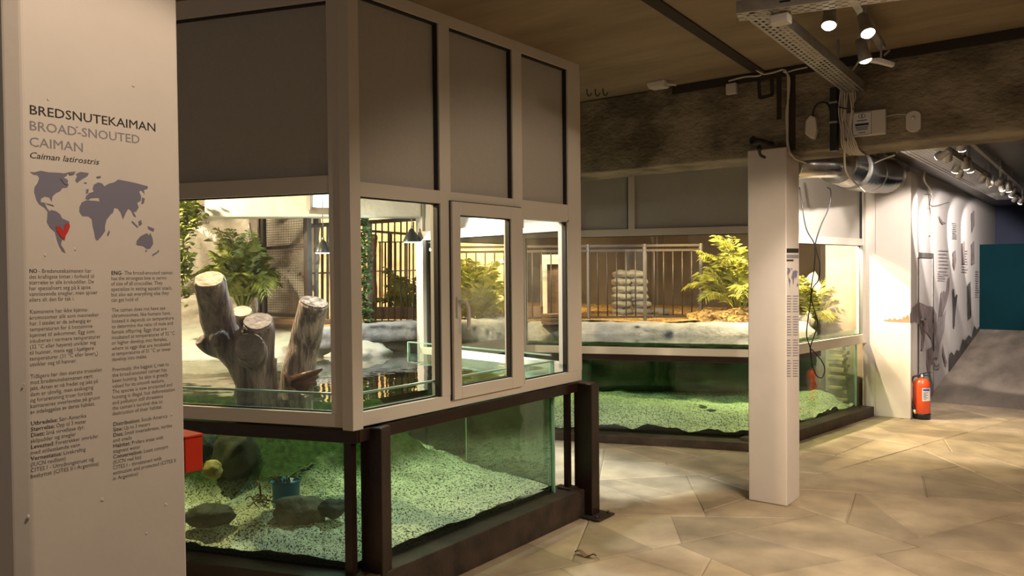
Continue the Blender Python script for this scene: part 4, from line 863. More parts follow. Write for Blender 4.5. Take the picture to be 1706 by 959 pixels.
# sacks behind the fence
sk = None
for (x, y) in [(1036+2*math.sin(i*3), 523-12.6*i) for i in range(6)]+[(1070-2.2*i+2*math.sin(i*2), 523-12.6*i) for i in range(6)]+[(1100, 523-12.6*i) for i in range(1)]:
    c = at_d(x, y-3, 10.0)
    lab = 'pale sack in the left stack' if x < 1050 else ('pale sack in the middle stack' if x < 1080 else 'pale sack in the short right stack')
    if sk is None:
        q = MB(); q.blob(c, (0.125, 0.10, 0.056), 0.22, 1.6, 2, 3, 0.65); sk = tag(q.build('sack', M_sack, base=c), lab+' behind the low fence', 'sack', 'sacks, '+lab[10:])
    else:
        o = sk.copy(); COL.objects.link(o); o.location = c; o.rotation_euler = (0, 0, random.uniform(-.25, .25)); o['label'] = lab+' behind the low fence'; o['group'] = 'sacks, '+lab[10:]
q = MB(); q.box(-4.9, -3.6, 8.95, 9.6, 0.95, 1.03); 
tag(q.build('pallet_slab', M_wood), 'dark platform the pale sacks are stacked on', 'platform')

def palm(base, nf, ln, seed, m_, label, spread=1.0, up=0.9, leaf=0.16, stems=6, group=None):
    base = Vector(base); t = thing('palm', base, label, 'palm'); r_ = random.Random(seed); q = MB(); s_ = MB()
    for i in range(nf):
        a = 2*math.pi*i/nf+r_.uniform(-.4, .4); l = ln*r_.uniform(0.65, 1.1); el = r_.uniform(0.55, 1.45)*up; droop = r_.uniform(0.5, 1.25)
        d = Vector((math.cos(a), math.sin(a), 0)); p = base+d*0.03; pts = [p.copy()]; e = el; n = 12
        for k in range(n):
            p = p+(d*math.cos(e)*spread+Vector((0, 0, math.sin(e))))*(l/n); e -= droop*(2.2*k/n)/n*1.6; pts.append(p.copy())
        s_.tube(pts, [0.006*(1-k/(n+1))+0.0012 for k in range(n+1)], 5)
        for k in range(4, n+1):
            tdir = (pts[k]-pts[k-1]).normalized(); side = tdir.cross(Vector((0, 0, 1))).normalized(); f = math.sin(math.pi*min(1, (k-2)/(n-1)))*0.8+0.25
            for h in (0, 0.5):
                c = pts[k-1].lerp(pts[k], h)
                for sg in (-1, 1):
                    ld = (side*sg*0.85+tdir*0.75+Vector((0, 0, r_.uniform(-.35, .15)))).normalized(); L_ = leaf*f*r_.uniform(0.8, 1.15); w = 0.0042+0.0025*f
                    nn = ld.cross(tdir).normalized(); ww = nn.cross(ld).normalized()*w
                    e1 = c+ld*L_*0.5+Vector((0, 0, 0.004)); e2 = c+ld*L_+Vector((0, 0, -0.25*L_))
                    v = [q.bm.verts.new(x) for x in (c, e1-ww, e2, e1+ww)]; q.bm.faces.new((v[0], v[1], v[2])); q.bm.faces.new((v[0], v[2], v[3]))
    for i in range(stems):
        a = r_.uniform(0, 6.28); s_.tube([base+Vector((math.cos(a)*.04, math.sin(a)*.04, -0.1)), base+Vector((math.cos(a)*.03, math.sin(a)*.03, ln*0.28))], [0.012, 0.007], 6)
    q.build('fronds', m_, t, normals=False); s_.build('stems', m_, t); return t
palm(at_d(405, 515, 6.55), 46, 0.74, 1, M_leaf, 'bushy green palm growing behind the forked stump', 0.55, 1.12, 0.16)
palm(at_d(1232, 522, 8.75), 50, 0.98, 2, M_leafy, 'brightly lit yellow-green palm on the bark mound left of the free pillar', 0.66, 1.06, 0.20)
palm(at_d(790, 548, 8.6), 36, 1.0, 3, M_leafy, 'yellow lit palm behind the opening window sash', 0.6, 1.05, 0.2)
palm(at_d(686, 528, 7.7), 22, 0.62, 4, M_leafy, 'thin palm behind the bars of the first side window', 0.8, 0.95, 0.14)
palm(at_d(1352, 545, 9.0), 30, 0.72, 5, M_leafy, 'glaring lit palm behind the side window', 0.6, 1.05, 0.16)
def ivy(pts, n, spread, m_, label, seed, size=0.03):
    t = thing('ivy', pts[-1], label, 'ivy'); r_ = random.Random(seed); q = MB(); s_ = MB(); pts = [Vector(p) for p in pts]
    s_.tube(curve_pts(pts, 4), 0.006, 5); s_.build('vine_stem', M_wood, t)
    cp = curve_pts(pts, 12)
    for i in range(n):
        c = r_.choice(cp)+Vector((r_.gauss(0, spread), r_.gauss(0, spread), r_.gauss(0, spread))); d = Vector((r_.gauss(0, 1), r_.gauss(0, 1)-0.6, r_.gauss(-0.4, .6))).normalized(); sdv = d.cross(Vector((r_.gauss(0, .3), r_.gauss(0, .3), 1))).normalized(); nrm = d.cross(sdv)*0.2
        s = size*r_.uniform(.6, 1.3); v = [q.bm.verts.new(x) for x in (c, c+(d*0.45+sdv*0.55+nrm*.4)*s, c+(d*0.9+sdv*0.2)*s, c+d*1.25*s, c+(d*0.9-sdv*0.2)*s, c+(d*0.45-sdv*0.55+nrm*.4)*s)]
        q.bm.faces.new((v[0], v[1], v[2], v[3])); q.bm.faces.new((v[0], v[3], v[4], v[5]))
    q.build('leaves', m_, t, normals=False); return t
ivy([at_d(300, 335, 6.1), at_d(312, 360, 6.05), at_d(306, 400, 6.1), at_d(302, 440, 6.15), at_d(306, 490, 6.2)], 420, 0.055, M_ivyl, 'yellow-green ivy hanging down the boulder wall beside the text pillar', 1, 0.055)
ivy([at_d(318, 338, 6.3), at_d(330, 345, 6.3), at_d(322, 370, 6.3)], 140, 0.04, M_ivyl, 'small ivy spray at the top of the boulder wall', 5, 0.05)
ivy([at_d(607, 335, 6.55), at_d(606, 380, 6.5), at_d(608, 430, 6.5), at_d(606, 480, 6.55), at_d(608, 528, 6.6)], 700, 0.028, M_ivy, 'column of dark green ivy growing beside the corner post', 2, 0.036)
q = MB(); q.tube(curve_pts([at_d(322, 374, 6.7), at_d(345, 388, 6.65), at_d(375, 408, 6.6), at_d(402, 428, 6.6)], 5), 0.036, 12, jitter=0.15)
tag(q.build('branch', M_barkd), 'bare diagonal branch leaning across the boulder wall', 'branch')
q = MB(); q.tube(curve_pts([at_d(415, 372, 6.7), at_d(420, 420, 6.7), at_d(424, 470, 6.7), at_d(430, 520, 6.7)], 4), 0.014, 8)
tag(q.build('water_pipe', M_alu), 'thin grey pipe running down beside the wire mesh panel', 'pipe')
# behind the right-hand lights
q = MB(); q.blob(at_d(1346, 520, 9.15), (0.22, 0.22, 0.40), 0.3, 1.6, 4, 4); tag(q.build('boulder', mat('white_boulder', (0.62, 0.56, 0.46), 0.85, var=0.3, scale=6, bump=0.5)), 'tall whitish boulder glaring in the lamp behind the side window', 'rock')
q = MB(); q.blob(at_d(1372, 532, 9.3)+Vector((0, 0, 0.04)), (0.13, 0.13, 0.12), 0.3, 1.6, 9, 4); tag(q.build('boulder', MATS['white_boulder']), 'smaller whitish boulder right of the tall one behind the side window', 'rock')
q = MB(); q.tube(curve_pts([at_d(930, 424, 8.6), at_d(934, 455, 8.6), at_d(938, 485, 8.6), at_d(943, 512, 8.6)], 4), 0.012, 8)
tag(q.build('white_hose', M_upvc), 'white hose hanging behind the third window light', 'hose')
t = thing('wooden_crate', at_d(930, 541, 8.4), 'low wooden crate on the ledge behind the third window light', 'crate')
ca = at_d(915, 541, 8.4); cb = at_d(950, 541, 8.5); u_, l_ = unit(ca, cb); n_ = Vector((-u_.y, u_.x))
for k in range(3): q = MB(); q.slab(ca, u_, n_, 0, l_, ca.z+k*0.04, ca.z+k*0.04+0.034, 0, 0.2); q.build('board', M_wood, t, bevel=0.003)
def standing(name, x0, y0, x1, y1, dd, th, m_, label, cat):
    a = at_d(x0, y1, dd); b_ = at_d(x1, y1, dd); u_, l_ = unit(a, b_); n_ = Vector((-u_.y, u_.x)); q = MB(); q.slab(a, u_, n_, 0, l_, a.z, at_d(x0, y0, dd).z, 0, th)
    return tag(q.build(name, m_, bevel=0.004), label, cat)
standing('lit_wall_panel', 795, 408, 826, 524, 9.5, 0.04, mat('lit_wall_panel', (0.70, 0.62, 0.46), 0.7, var=0.2, scale=3, bump=0.3), 'pale cream panel standing in for lit wall behind the yellow lit palm', 'board')  # pale panel stands in for a brightly lit patch of the wall
standing('planter_board', 800, 511, 905, 530, 9.2, 0.04, M_wood, 'long low brown board on the bark behind the second and third lights', 'board')
t = thing('store_facade', at_d(925, 528, 9.4), 'pale cabinet with dark doorway behind the third window light', 'facade')  # pale wall with a dark doorway, built as a box frame
for k_, (x0, y0, x1, y1) in enumerate(((903, 424, 968, 440), (903, 440, 912, 528), (944, 440, 968, 528))):
    a = at_d(x0, y1, 9.4); b_ = at_d(x1, y1, 9.4); u_, l_ = unit(a, b_); q = MB(); q.slab(a, u_, Vector((-u_.y, u_.x)), 0, l_, a.z, at_d(x0, y0, 9.4).z, 0, 0.3); q.build('panel', M_beamw, t)
a = at_d(912, 528, 9.5); b_ = at_d(944, 528, 9.5); u_, l_ = unit(a, b_); q = MB(); q.slab(a, u_, Vector((-u_.y, u_.x)), 0, l_, a.z, at_d(912, 440, 9.5).z, 0, 0.02); q.build('door', M_wood, t)
# slate stack at the end of the side tank
r_ = random.Random(9); sl0 = P4+nF*0.16; ua = u_on(sl0, uF, 1404, 630)[0]; ub = u_on(sl0, uF, 1434, 630)[0]
z = 0.12; k = 0
while z < 0.76:
    h = r_.uniform(0.03, 0.055); x0 = ua+r_.uniform(-0.03, 0.05); x1 = min(lF-0.17, ub+r_.uniform(-0.02, 0.03)); q = MB()
    q.slab(sl0, uF, nF, x0, x1, z, z+h-0.003, r_.uniform(-0.05, 0.0), 0.16); 
    o = q.build('slate_slab', M_slate, bevel=0.006)
    tag(o, 'rough slate slab in the stack standing at the end of the side tank', 'slab', 'stacked slate slabs'); z += h; k += 1

# ================================================================== CEILING FITTINGS
def perf_plate(q, a, u, n, l, w, z, pitch=0.028, bars=4):
    """perforated strip: a grid of cells with every second one left open"""
    nu = max(2, int(l/pitch)*2); nv = bars*2+1; V = [[q.bm.verts.new((a.x+u.x*l*i/nu+n.x*w*j/nv, a.y+u.y*l*i/nu+n.y*w*j/nv, z)) for j in range(nv+1)] for i in range(nu+1)]
    for i in range(nu):
        for j in range(nv):
            if j % 2 == 1 and (i+(j//2) % 2) % 2 == 0: continue
            q.bm.faces.new((V[i][j], V[i+1][j], V[i+1][j+1], V[i][j+1]))
t = thing('cable_tray', (-1.3, 4.2, 2.72), 'perforated steel cable tray turning a corner below the ceiling toward the beam', 'cable tray')
c0 = Vector((-1.31, 3.37)); e2 = Vector((-1.38, 5.30)); u2, l2 = unit(c0, e2); n2 = Vector((u2.y, -u2.x))
q = MB(); perf_plate(q, c0, u2, n2, l2, 0.115, 2.72, 0.050, 4); q.build('perforated_bottom', M_galv, t)
q = MB(); q.slab(c0, u2, n2, 0.0, l2, 2.72, 2.775, 0.113, 0.116); q.slab(c0, u2, n2, 0.10, l2, 2.72, 2.775, -0.003, 0.0); q.build('side_flange', M_galv, t)
c1_ = Vector((-1.325, 3.33)); u1 = Vector((0.968, 0.25)); n1 = Vector((-0.25, 0.968)); 
q = MB(); perf_plate(q, c1_, u1, n1, 1.3, 0.115, 2.722, 0.050, 4); q.build('perforated_bottom', M_galv, t)
q = MB(); q.slab(c1_, u1, n1, 0.0, 1.3, 2.722, 2.775, -0.003, 0.0); q.build('side_flange', M_galv, t)
q = MB()
for k in range(4):
    p = c1_+u1*(0.18+k*0.14); q.slab(p, u1, n1, 0, 0.045, 2.742, 2.750, -0.0045, -0.003)
q.build('slot', M_black, t)
for p in (c0+u2*0.35+n2*0.05, c0+u2*1.5+n2*0.05, c1_+u1*0.9+n1*0.05):
    q = MB(); q.bar((p.x, p.y, 2.72), (p.x, p.y, CZ), 0.012, 0.012); q.build('hanger', M_galv, t)
def boxed(name, px, py, wy, w, h, d, label, cat, m_=M_white, Y=5.32):
    p = at_y(px, py, Y); q = MB(); q.box(p.x-w/2, p.x+w/2, Y-d, Y, p.z-h/2, p.z+h/2); return tag(q.build(name, m_, bevel=0.006), label, cat)
p = at_z(1301, 32, 2.70); q = MB(); q.box(p.x-0.04, p.x+0.04, p.y-0.03, p.y+0.03, 2.678, 2.72); tag(q.build('junction_box', M_white, bevel=0.005), 'white junction box clipped under the corner of the cable tray', 'box')
boxed('junction_box', 1221, 149, 0, 0.075, 0.075, 0.04, 'square cream junction box on the beam, left of the dark bracket', 'box', M_white)
p = at_z(1097, 144, 2.93); t = thing('ceiling_sensor', (p.x, p.y, 2.9), 'cream ceiling sensor with a stub, left of the groove by the beam', 'sensor')
q = MB(); q.hexa([(p.x-0.06, p.y-0.05, 2.915), (p.x+0.06, p.y-0.05, 2.915), (p.x+0.06, p.y+0.05, 2.915), (p.x-0.06, p.y+0.05, 2.915)], [(p.x-0.075, p.y-0.06, CZ), (p.x+0.075, p.y-0.06, CZ), (p.x+0.075, p.y+0.06, CZ), (p.x-0.075, p.y+0.06, CZ)]); q.build('housing', M_white, t, bevel=0.008)
q = MB(); q.tube([(p.x+0.06, p.y, 2.94), (p.x+0.13, p.y+0.02, 2.925)], 0.008, 8); q.build('stub', M_white, t)
for k, (px, py) in enumerate(((978, 155), (992, 155), (1005, 154))):
    p = at_z(px, py, 2.93); q = MB(); q.tube(curve_pts([(p.x, p.y, CZ+0.01), (p.x, p.y, 2.925), (p.x+0.02, p.y, 2.905), (p.x+0.04, p.y, 2.925)], 4), 0.004, 6)
    tag(q.build('ceiling_hook', M_dark), ('small dark ceiling hook nearest the white window frame', 'small dark ceiling hook, middle one of the three by the beam', 'small dark ceiling hook, rightmost of the three by the beam')[k], 'hook', 'ceiling hooks')
# dark square bracket on the beam
q = MB(); f = [at_y(x, y, 5.31) for x, y in ((1264, 133), (1266, 163), (1287, 158), (1285, 128))]
for i in range(4):
    if i != 3: q.bar(f[i], f[i+1], 0.014, 0.02)
t = tag(q.build('bracket_plate', M_dark), 'dark square bracket hanging on the beam, right of the cream junction box', 'bracket')
p = at_y(1276, 148, 5.312); q = MB(); q.box(p.x-0.045, p.x+0.045, 5.311, 5.319, p.z-0.06, p.z+0.05); q.build('plate', M_conc, t)
for k, (x0, y0, y1, w) in enumerate(((1298, 128, 199, 0.03), (1320, 122, 250, 0.04))):
    a_ = at_y(x0, y0, 5.32); b2 = at_y(x0, y1, 5.32); q = MB(); q.box(a_.x-w/2, a_.x+w/2, 5.314, 5.322, b2.z, a_.z); struct(q.build('trim_%d' % (4+k), M_dark), ('short dark chase in the beam', 'long dark chase in the beam behind the white cable')[k], 'chase')
def cable(name, pts, r, label, m_=M_cable, group=None, n=6, parent=None):
    q = MB(); q.tube(curve_pts(pts, 6), r, n); o = q.build(name, m_, parent)
    if parent is None: tag(o, label, 'cable', group)
    return o
Yc = 5.295
cable('cable', [at_y(1214, 135, Yc), at_y(1240, 128, Yc), at_y(1264, 126, Yc), at_y(1270, 120, Yc), at_y(1256, 112, 5.2)], 0.007, 'pale cable along the top of the beam from the junction box')
cable('cable', [at_y(1256, 113, 5.2), at_y(1272, 123, Yc), at_y(1290, 120, Yc), at_y(1305, 116, Yc), at_y(1312, 124, Yc), at_y(1313, 150, Yc), at_y(1312, 200, Yc), at_y(1312, 245, Yc), at_y(1318, 258, Yc), at_y(1336, 268, 5.5)], 0.0075, 'pale cable dropping down the beam to the free pillar')
cable('cable', [at_y(1305, 119, Yc), at_y(1315, 128, Yc), at_y(1314, 160, Yc), at_y(1310, 190, Yc), at_y(1313, 240, Yc), at_y(1322, 262, Yc), at_y(1342, 271, 5.6)], 0.006, 'thinner pale cable twisting beside the one down to the free pillar')
cable('cable', [at_y(1313, 120, 5.27), at_y(1325, 116, 5.27), at_y(1345, 112, 5.27)], 0.005, 'short pale cable joining the tray at the top of the beam')
a_ = at_y(1385, 148, 5.31); b2 = at_y(1397, 148, 5.31); zb_ = at_y(1391, 252, 5.31).z
t = thing('cable_conduit', (a_.x, 5.3, zb_), 'black cable conduit running down the beam under the cable tray', 'conduit')
q = MB(); q.box(a_.x, b2.x, 5.27, 5.318, zb_, 2.77); q.build('channel', M_black, t, bevel=0.004)
q = MB()
for y in (170, 203): p = at_y(1391, y, 5.268); q.box(a_.x-0.002, b2.x+0.002, 5.266, 5.319, p.z-0.006, p.z+0.006)
q.build('clip', M_galv, t)
r_ = random.Random(3)
for k in range(8):
    x0 = 1400+k*2.8; xe = 1404+k*3.4
    pts = [at_y(x0, 138, 5.2), at_y(x0+1, 150, 5.27-0.004*(k % 3)), at_y(x0+r_.uniform(-5, 5), 185, 5.28-0.012*(k % 3)), at_y(x0+1+r_.uniform(-5, 5), 215, 5.28-0.012*(k % 2)), at_y(xe-2, 238, 5.28), at_y(xe+3, 250, 5.36), at_y(xe+12, 258, 5.65)]
    cable('cable', pts, 0.005, 'pale cable in the bundle hanging from the tray down the beam', group='bundle of pale cables on the beam')
cable('cable', [at_y(1398, 178, 5.262), at_y(1410, 181, 5.25), at_y(1422, 182, 5.262)], 0.005, 'black tie round the pale cable bundle', M_black)
cable('cable', [sp3+Vector((-0.01, 0, 0.03)), at_y(1424, 112, 5.0), at_y(1417, 126, 5.2), at_y(1424, 150, 5.29), at_y(1424, 165, 5.29), at_y(1419, 176, 5.29)], 0.006, 'pale cable looping from the lower spotlight to the beam')
cable('cable', [at_y(1409, 235, 5.28), at_y(1407, 262, 5.4), at_y(1410, 285, 5.9), at_y(1420, 300, 6.3), at_y(1441, 320, 7.0)], 0.007, 'pale cable drooping in front of the duct')
# cream cap with black hose on the beam
p = at_y(1353, 212, 5.32); q = MB(); pr_ = [(0, 0.075), (0.035, 0.055), (0.042, -0.03), (0.025, -0.085), (0.0, -0.075), (-0.035, -0.045), (-0.03, 0.04)]
q.hexa([(p.x+x, 5.275, p.z+z) for x, z in pr_], [(p.x+x, 5.319, p.z+z) for x, z in pr_]); t = tag(q.build('cable_gland', M_white, bevel=0.008), 'cream cable gland box with black hose on the beam', 'gland')
q = MB(); q.tube(curve_pts([at_y(1354, 198, 5.3), at_y(1355, 185, 5.29), at_y(1361, 174, 5.29), at_y(1371, 170, 5.29), at_y(1380, 174, 5.29), at_y(1384, 186, 5.29)], 4), 0.006, 7); q.build('hose', M_black, t)
# boxed sign
p = at_y(1442, 207, 5.32); t = thing('sign_box', (p.x, 5.3, p.z-0.06), 'white box on the beam with a printed label, right of the cable bundle', 'sign')
q = MB(); q.box(p.x-0.125, p.x+0.125, 5.285, 5.319, p.z-0.078, p.z+0.078); q.build('box', M_white, t, bevel=0.006)
q = MB(); q.box(p.x-0.07, p.x+0.045, 5.282, 5.286, p.z-0.072, p.z+0.072); q.build('label', mat('paper', (0.75, 0.73, 0.72), 0.7), t)
q = MB(); cx_ = p.x-0.0125
def lx(x0, x1, z0, z1): q.box(cx_+x0, cx_+x1, 5.2808, 5.2822, p.z+z0, p.z+z1)
for k in range(20):
    a = 2*math.pi*k/20; b_ = 2*math.pi*(k+1)/20; q.bar((cx_+0.02*math.cos(a), 5.2815, p.z+0.048+0.013*math.sin(a)), (cx_+0.02*math.cos(b_), 5.2815, p.z+0.048+0.013*math.sin(b_)), 0.0015, 0.003)
lx(-.003, .003, .040, .056); lx(-.03, .03, .018, .023); lx(-.04, .04, -.012, .002); lx(-.04, .04, -.022, -.018); lx(-.035, .035, -.031, -.027); lx(-.035, .035, -.040, -.036); lx(-.02, .02, -.058, -.054); lx(-.056, .056, .068, .070); lx(-.056, .056, -.070, -.068); lx(-.056, -.0545, -.07, .07); lx(.0545, .056, -.07, .07)
q.build('print', mat('dark_blue_print', (0.02, 0.025, 0.06), 0.6), t)
p = at_y(1523, 203, 5.32); t = thing('detector', (p.x, 5.3, p.z-0.06), 'rounded cream detector on the beam, right of the boxed sign', 'detector')
pr_ = [(0.042*math.cos(a)*1.0, 0.033*math.sin(a)+(0.032 if math.sin(a) > 0 else -0.032)) for a in [2*math.pi*k/28 for k in range(28)]]
q = MB(); q.hexa([(p.x+x, 5.29, p.z+z) for x, z in pr_], [(p.x+x, 5.319, p.z+z) for x, z in pr_]); q.build('housing', M_white, t, bevel=0.005)
q = MB(); q.lathe((p.x, 5.291, p.z+0.02), [(0.012, 0), (0.010, 0.006), (0.004, 0.009)], 14, (0, -1, 0)); q.build('button', M_white, t)
cable('cable', [at_y(1463, 198, 5.315), at_y(1480, 193, 5.31), at_y(1500, 190, 5.315), at_y(1519, 192, 5.315)], 0.0035, 'thin pale wire from the boxed sign to the detector')
# spotlight fittings: track, bracket plate, paddle
t = thing('lighting_track', at_z(1440, 30, 2.86), 'dark lighting track under the ceiling holding the three spotlights', 'track')
q = MB(); q.bar(at_z(1412, -20, 2.88), at_z(1470, 78, 2.88), 0.035, 0.03); q.build('rail', M_galv, t)
for (x, y) in ((1418, 5), (1440, 40)):
    p = at_z(x, y, 2.88); q = MB(); q.bar(p, (p.x, p.y, CZ), 0.012, 0.012); q.build('hanger', M_galv, t)
t = thing('plastic_fitting', at_d(1443, 92, 4.2), 'white tapered plastic fitting between the two close spotlights', 'fitting')
d0 = 4.22; fpts = [(1433.5, 57), (1450, 57), (1450, 75), (1447.5, 92), (1443.5, 92), (1446.5, 72), (1436.5, 73.5), (1440, 92), (1437, 92), (1433.5, 75)]
q = MB(); q.hexa([at_d(x, y, d0) for x, y in fpts], [at_d(x, y, d0)+FW*0.03 for x, y in fpts]); bmesh.ops.triangulate(q.bm, faces=[f for f in q.bm.faces if len(f.verts) > 4]); q.build('plate', M_upvc, t)
q = MB(); q.tube([at_d(1442, 80, d0+0.015), at_d(1442, 90, d0+0.015)], 0.006, 8); q.build('pin', M_alu, t)
q = MB(); q.bar(at_d(1442, 57, d0+0.02), Vector(at_d(1442, 57, d0+0.02))+Vector((0, 0, 0.14)), 0.015, 0.015); q.build('arm', M_galv, t)
t = thing('paddle_arm', at_d(1480, 105, 4.3), 'pale grey paddle shaped arm right of the lower spotlight', 'fitting')
ppts = [(1452, 97), (1466, 95.5), (1492, 104), (1490, 110.5), (1466, 104), (1452, 102)]
q = MB(); q.hexa([at_d(x, y, 4.3) for x, y in ppts], [at_d(x, y, 4.3)+FW*0.03 for x, y in ppts]); q.build('arm', M_white, t, bevel=0.003)
q = MB(); q.bar(at_d(1468, 96, 4.31), at_d(1468, 68, 4.31), 0.010, 0.010); q.bar(at_d(1473, 92, 4.31), at_d(1482, 84, 4.31), 0.010, 0.010); q.build('strut', M_galv, t)
spot((-1.94, 5.74, 2.10), (-2.40, 7.55, 2.14), 'small added spotlight hidden behind the free pillar to light the side window panel', 230, 'hall downlights', HAL, 26, r=0.03, up=2.375)  # unseen spotlight added to put the bright patch on the side panel
# downlights of the hall outside the picture
for loc, tgt, pw_, an, lab in (((-0.45, 0.78, 2.90), (-1.59, 0.73, 1.35), 75, 50, 'ceiling spotlight turned to the text pillar'), ((0.25, 2.9, 2.86), (-1.9, 5.3, 1.0), 130, 40, 'ceiling spotlight turned to the free pillar'), ((0.9, 4.2, 2.86), (0.0, 4.6, 0.0), 220, 120, 'ceiling downlight right of the picture'), ((0.5, 2.6, 2.86), (-1.9, 3.6, 0.6), 105, 80, 'ceiling downlight right of the photographer')):
    spot(loc, tgt, lab, pw_, 'hall downlights', WARM2, an, r=0.05)
# camera on the pillar top
t = thing('security_camera', at_d(1268, 262, 5.2), 'small black camera on a bent arm at the top of the free pillar', 'camera')
q = MB(); a_ = at_d(1257, 234, 5.15); b2 = at_d(1286, 241, 5.22); q.tube([a_, b2], 0.022, 12); q.tube([at_d(1254, 233, 5.14), a_], 0.026, 12); q.build('body', M_black, t)
q = MB(); q.tube(curve_pts([at_d(1265, 242, 5.18), at_d(1265, 250, 5.18), at_d(1267, 258, 5.2), at_d(1274, 262, 5.24)], 4), 0.010, 8); q.blob(at_d(1265, 248, 5.18), (0.018, 0.018, 0.018), 0, 1, 0, 2); q.build('arm', M_black, t)
# ventilation duct
t = thing('ventilation_duct', (-1.85, 6.9, 2.2), 'silver round ventilation duct passing behind the beam to the wall pillar', 'duct')
dp_ = curve_pts([at_d(1322, 275, 6.0), at_d(1345, 275, 6.05), at_d(1375, 275, 6.2), at_d(1398, 277, 6.45)], 6)
q = MB(); q.tube(dp_, 0.100, 28); q.build('straight_pipe', M_duct, t)
ep = curve_pts([at_d(1394, 274, 6.40), at_d(1412, 279, 6.7), at_d(1432, 286, 7.1), at_d(1448, 290, 7.5), at_d(1462, 293, 7.85), at_d(1479, 293.5, 8.2)], 7)
er = [(0.145+0.018*smooth(0, 10, i))+0.010*(i % 2) for i in range(len(ep))]
q = MB(); q.tube(ep, er, 32); q.build('elbow', M_duct, t)
for k in (0, 9, 20, len(ep)-1):
    p = ep[k]; d = (ep[min(k+1, len(ep)-1)]-ep[max(k-1, 0)]).normalized(); q = MB(); q.tube([p-d*0.02, p+d*0.02], er[k]+0.010, 32); q.build('collar', M_duct, t)
q = MB(); q.tube([dp_[10]-Vector((0.01, 0, 0)), dp_[10]+Vector((0.01, 0.005, 0))], 0.104, 28); q.build('collar', M_duct, t)
q = MB(); q.bar(at_y(1338, 262, 6.0), at_y(1396, 258, 6.6), 0.04, 0.02); tag(q.build('cable_ladder', M_galv), 'short metal channel lying along the top of the duct', 'channel')
cable('cable', [at_d(1450, 275, 7.0), at_d(1468, 266, 6.8), at_d(1490, 258, 6.5)], 0.008, 'pale cable slanting above the duct toward the corridor tray')
# cables hanging before the side window
hang = thing('hanging_cable', at_d(1358, 640, 7.05), 'pair of thin dark twisted cables hanging before the side window', 'cable')
for pts in ([(1332, 312), (1336, 340), (1343, 380), (1356, 404), (1362, 425), (1366, 440), (1364, 465), (1354, 480), (1352, 500), (1358, 520), (1362, 540), (1356, 560), (1350, 580), (1353, 605), (1360, 625), (1370, 628), (1374, 612), (1364, 594), (1350, 580)],
            [(1378, 312), (1384, 318), (1381, 345), (1368, 375), (1359, 403), (1358, 425), (1356, 450), (1352, 475), (1350, 505), (1345, 540), (1344, 560), (1350, 580), (1352, 600), (1353, 612)]):
    q = MB(); q.tube(curve_pts([at_d(x, y, 7.05) for x, y in pts], 5), 0.0055, 6); q.build('strand', M_black, hang)

# ================================================================== CORRIDOR
t = thing('cable_tray', (-1.2, 8.5, 2.5), 'long perforated cable tray running along the corridor below the lights', 'cable tray')
u3, l3 = unit((-1.36, 5.9), (-1.30, 12.5)); n3 = Vector((u3.y, -u3.x))
q = MB(); perf_plate(q, Vector((-1.36, 5.9)), u3, n3, l3, 0.28, 2.52, 0.05, 8); q.build('perforated_bottom', M_galv, t)
q = MB(); q.slab((-1.36, 5.9), u3, n3, 0, l3, 2.52, 2.575, 0.278, 0.282); q.slab((-1.36, 5.9), u3, n3, 0, l3, 2.52, 2.575, -0.003, 0); q.build('side_flange', M_galv, t)
for k in range(5):
    p = Vector((-1.36, 5.9))+u3*(0.6+k*1.35)+n3*0.14; q = MB(); q.bar((p.x, p.y, 2.52), (p.x, p.y, 2.72), 0.012, 0.012); q.build('hanger', M_galv, t)
t = thing('lighting_track', (-0.98, 9.0, 2.62), 'long lighting track on the corridor ceiling carrying the row of spotlights', 'track')
q = MB(); q.bar((-0.97, 6.0, 2.655), (-1.0, 12.6, 2.655), 0.035, 0.03); q.build('rail', M_galv, t)
for k in range(5):
    q = MB(); q.bar((-0.975, 6.3+k*1.5, 2.655), (-0.975, 6.3+k*1.5, 2.72), 0.012, 0.012); q.build('hanger', M_galv, t)
tlp = [(348, 140), (455, 155), (330, 195), (380, 205), (420, 272), (440, 292), (478, 252), (500, 270), (562, 315), (605, 340), (650, 335), (670, 370), (675, 390), (705, 375), (718, 403), (735, 425), (765, 440)]
pw = {0: (-2.36, 7.75, 2.05), 1: (-1.0, 8.4, 0.0), 6: (-0.9, 10.0, 0.0), 9: (-0.8, 12.5, 0.2), 2: (-2.33, 7.9, 1.95), 3: (-1.8, 9.9, 1.3), 5: (-1.8, 10.5, 1.7), 8: (-1.8, 11.3, 1.7), 10: (-1.8, 12.2, 1.7), 12: (-1.8, 13.2, 1.8), 15: (-1.8, 14.3, 1.8)}
order = sorted(range(len(tlp)), key=lambda i: tlp[i][0])
for i, (X, Y) in enumerate(tlp):
    p = at_z(1460+X/3.195, 200+Y/3.195, 2.48)
    k = order.index(i); lab = 'lit spotlight in the corridor row, %s from the left' % ('first second third fourth fifth sixth seventh eighth ninth tenth eleventh twelfth thirteenth fourteenth fifteenth sixteenth seventeenth'.split()[k])
    tgt = pw.get(i, (-1.8+(0.9 if i % 2 else 0), p.y+0.9, 0.9))
    spot(p, tgt, lab, {0: 160, 1: 160, 2: 220}.get(i, 280) if i in pw else 0, 'corridor spotlights', (1, 0.87, 0.76), 46, r=0.036, up=2.715)
cable('cable', [at_d(1541, 285, 8.3), at_d(1540, 300, 8.4), at_d(1551, 318, 9.2), at_d(1551, 345, 9.4), at_d(1557, 372, 9.4), at_d(1556, 385, 9.4), at_d(1549, 392, 9.4)], 0.012, 'white cable dangling at the top of the mural wall')
cable('cable', [at_d(1537, 324, 9.2), at_d(1551, 325, 9.2), at_d(1551, 343, 9.2), at_d(1581, 337, 9.8)], 0.004, 'thin dark wire strung across the top of the mural wall', M_black)
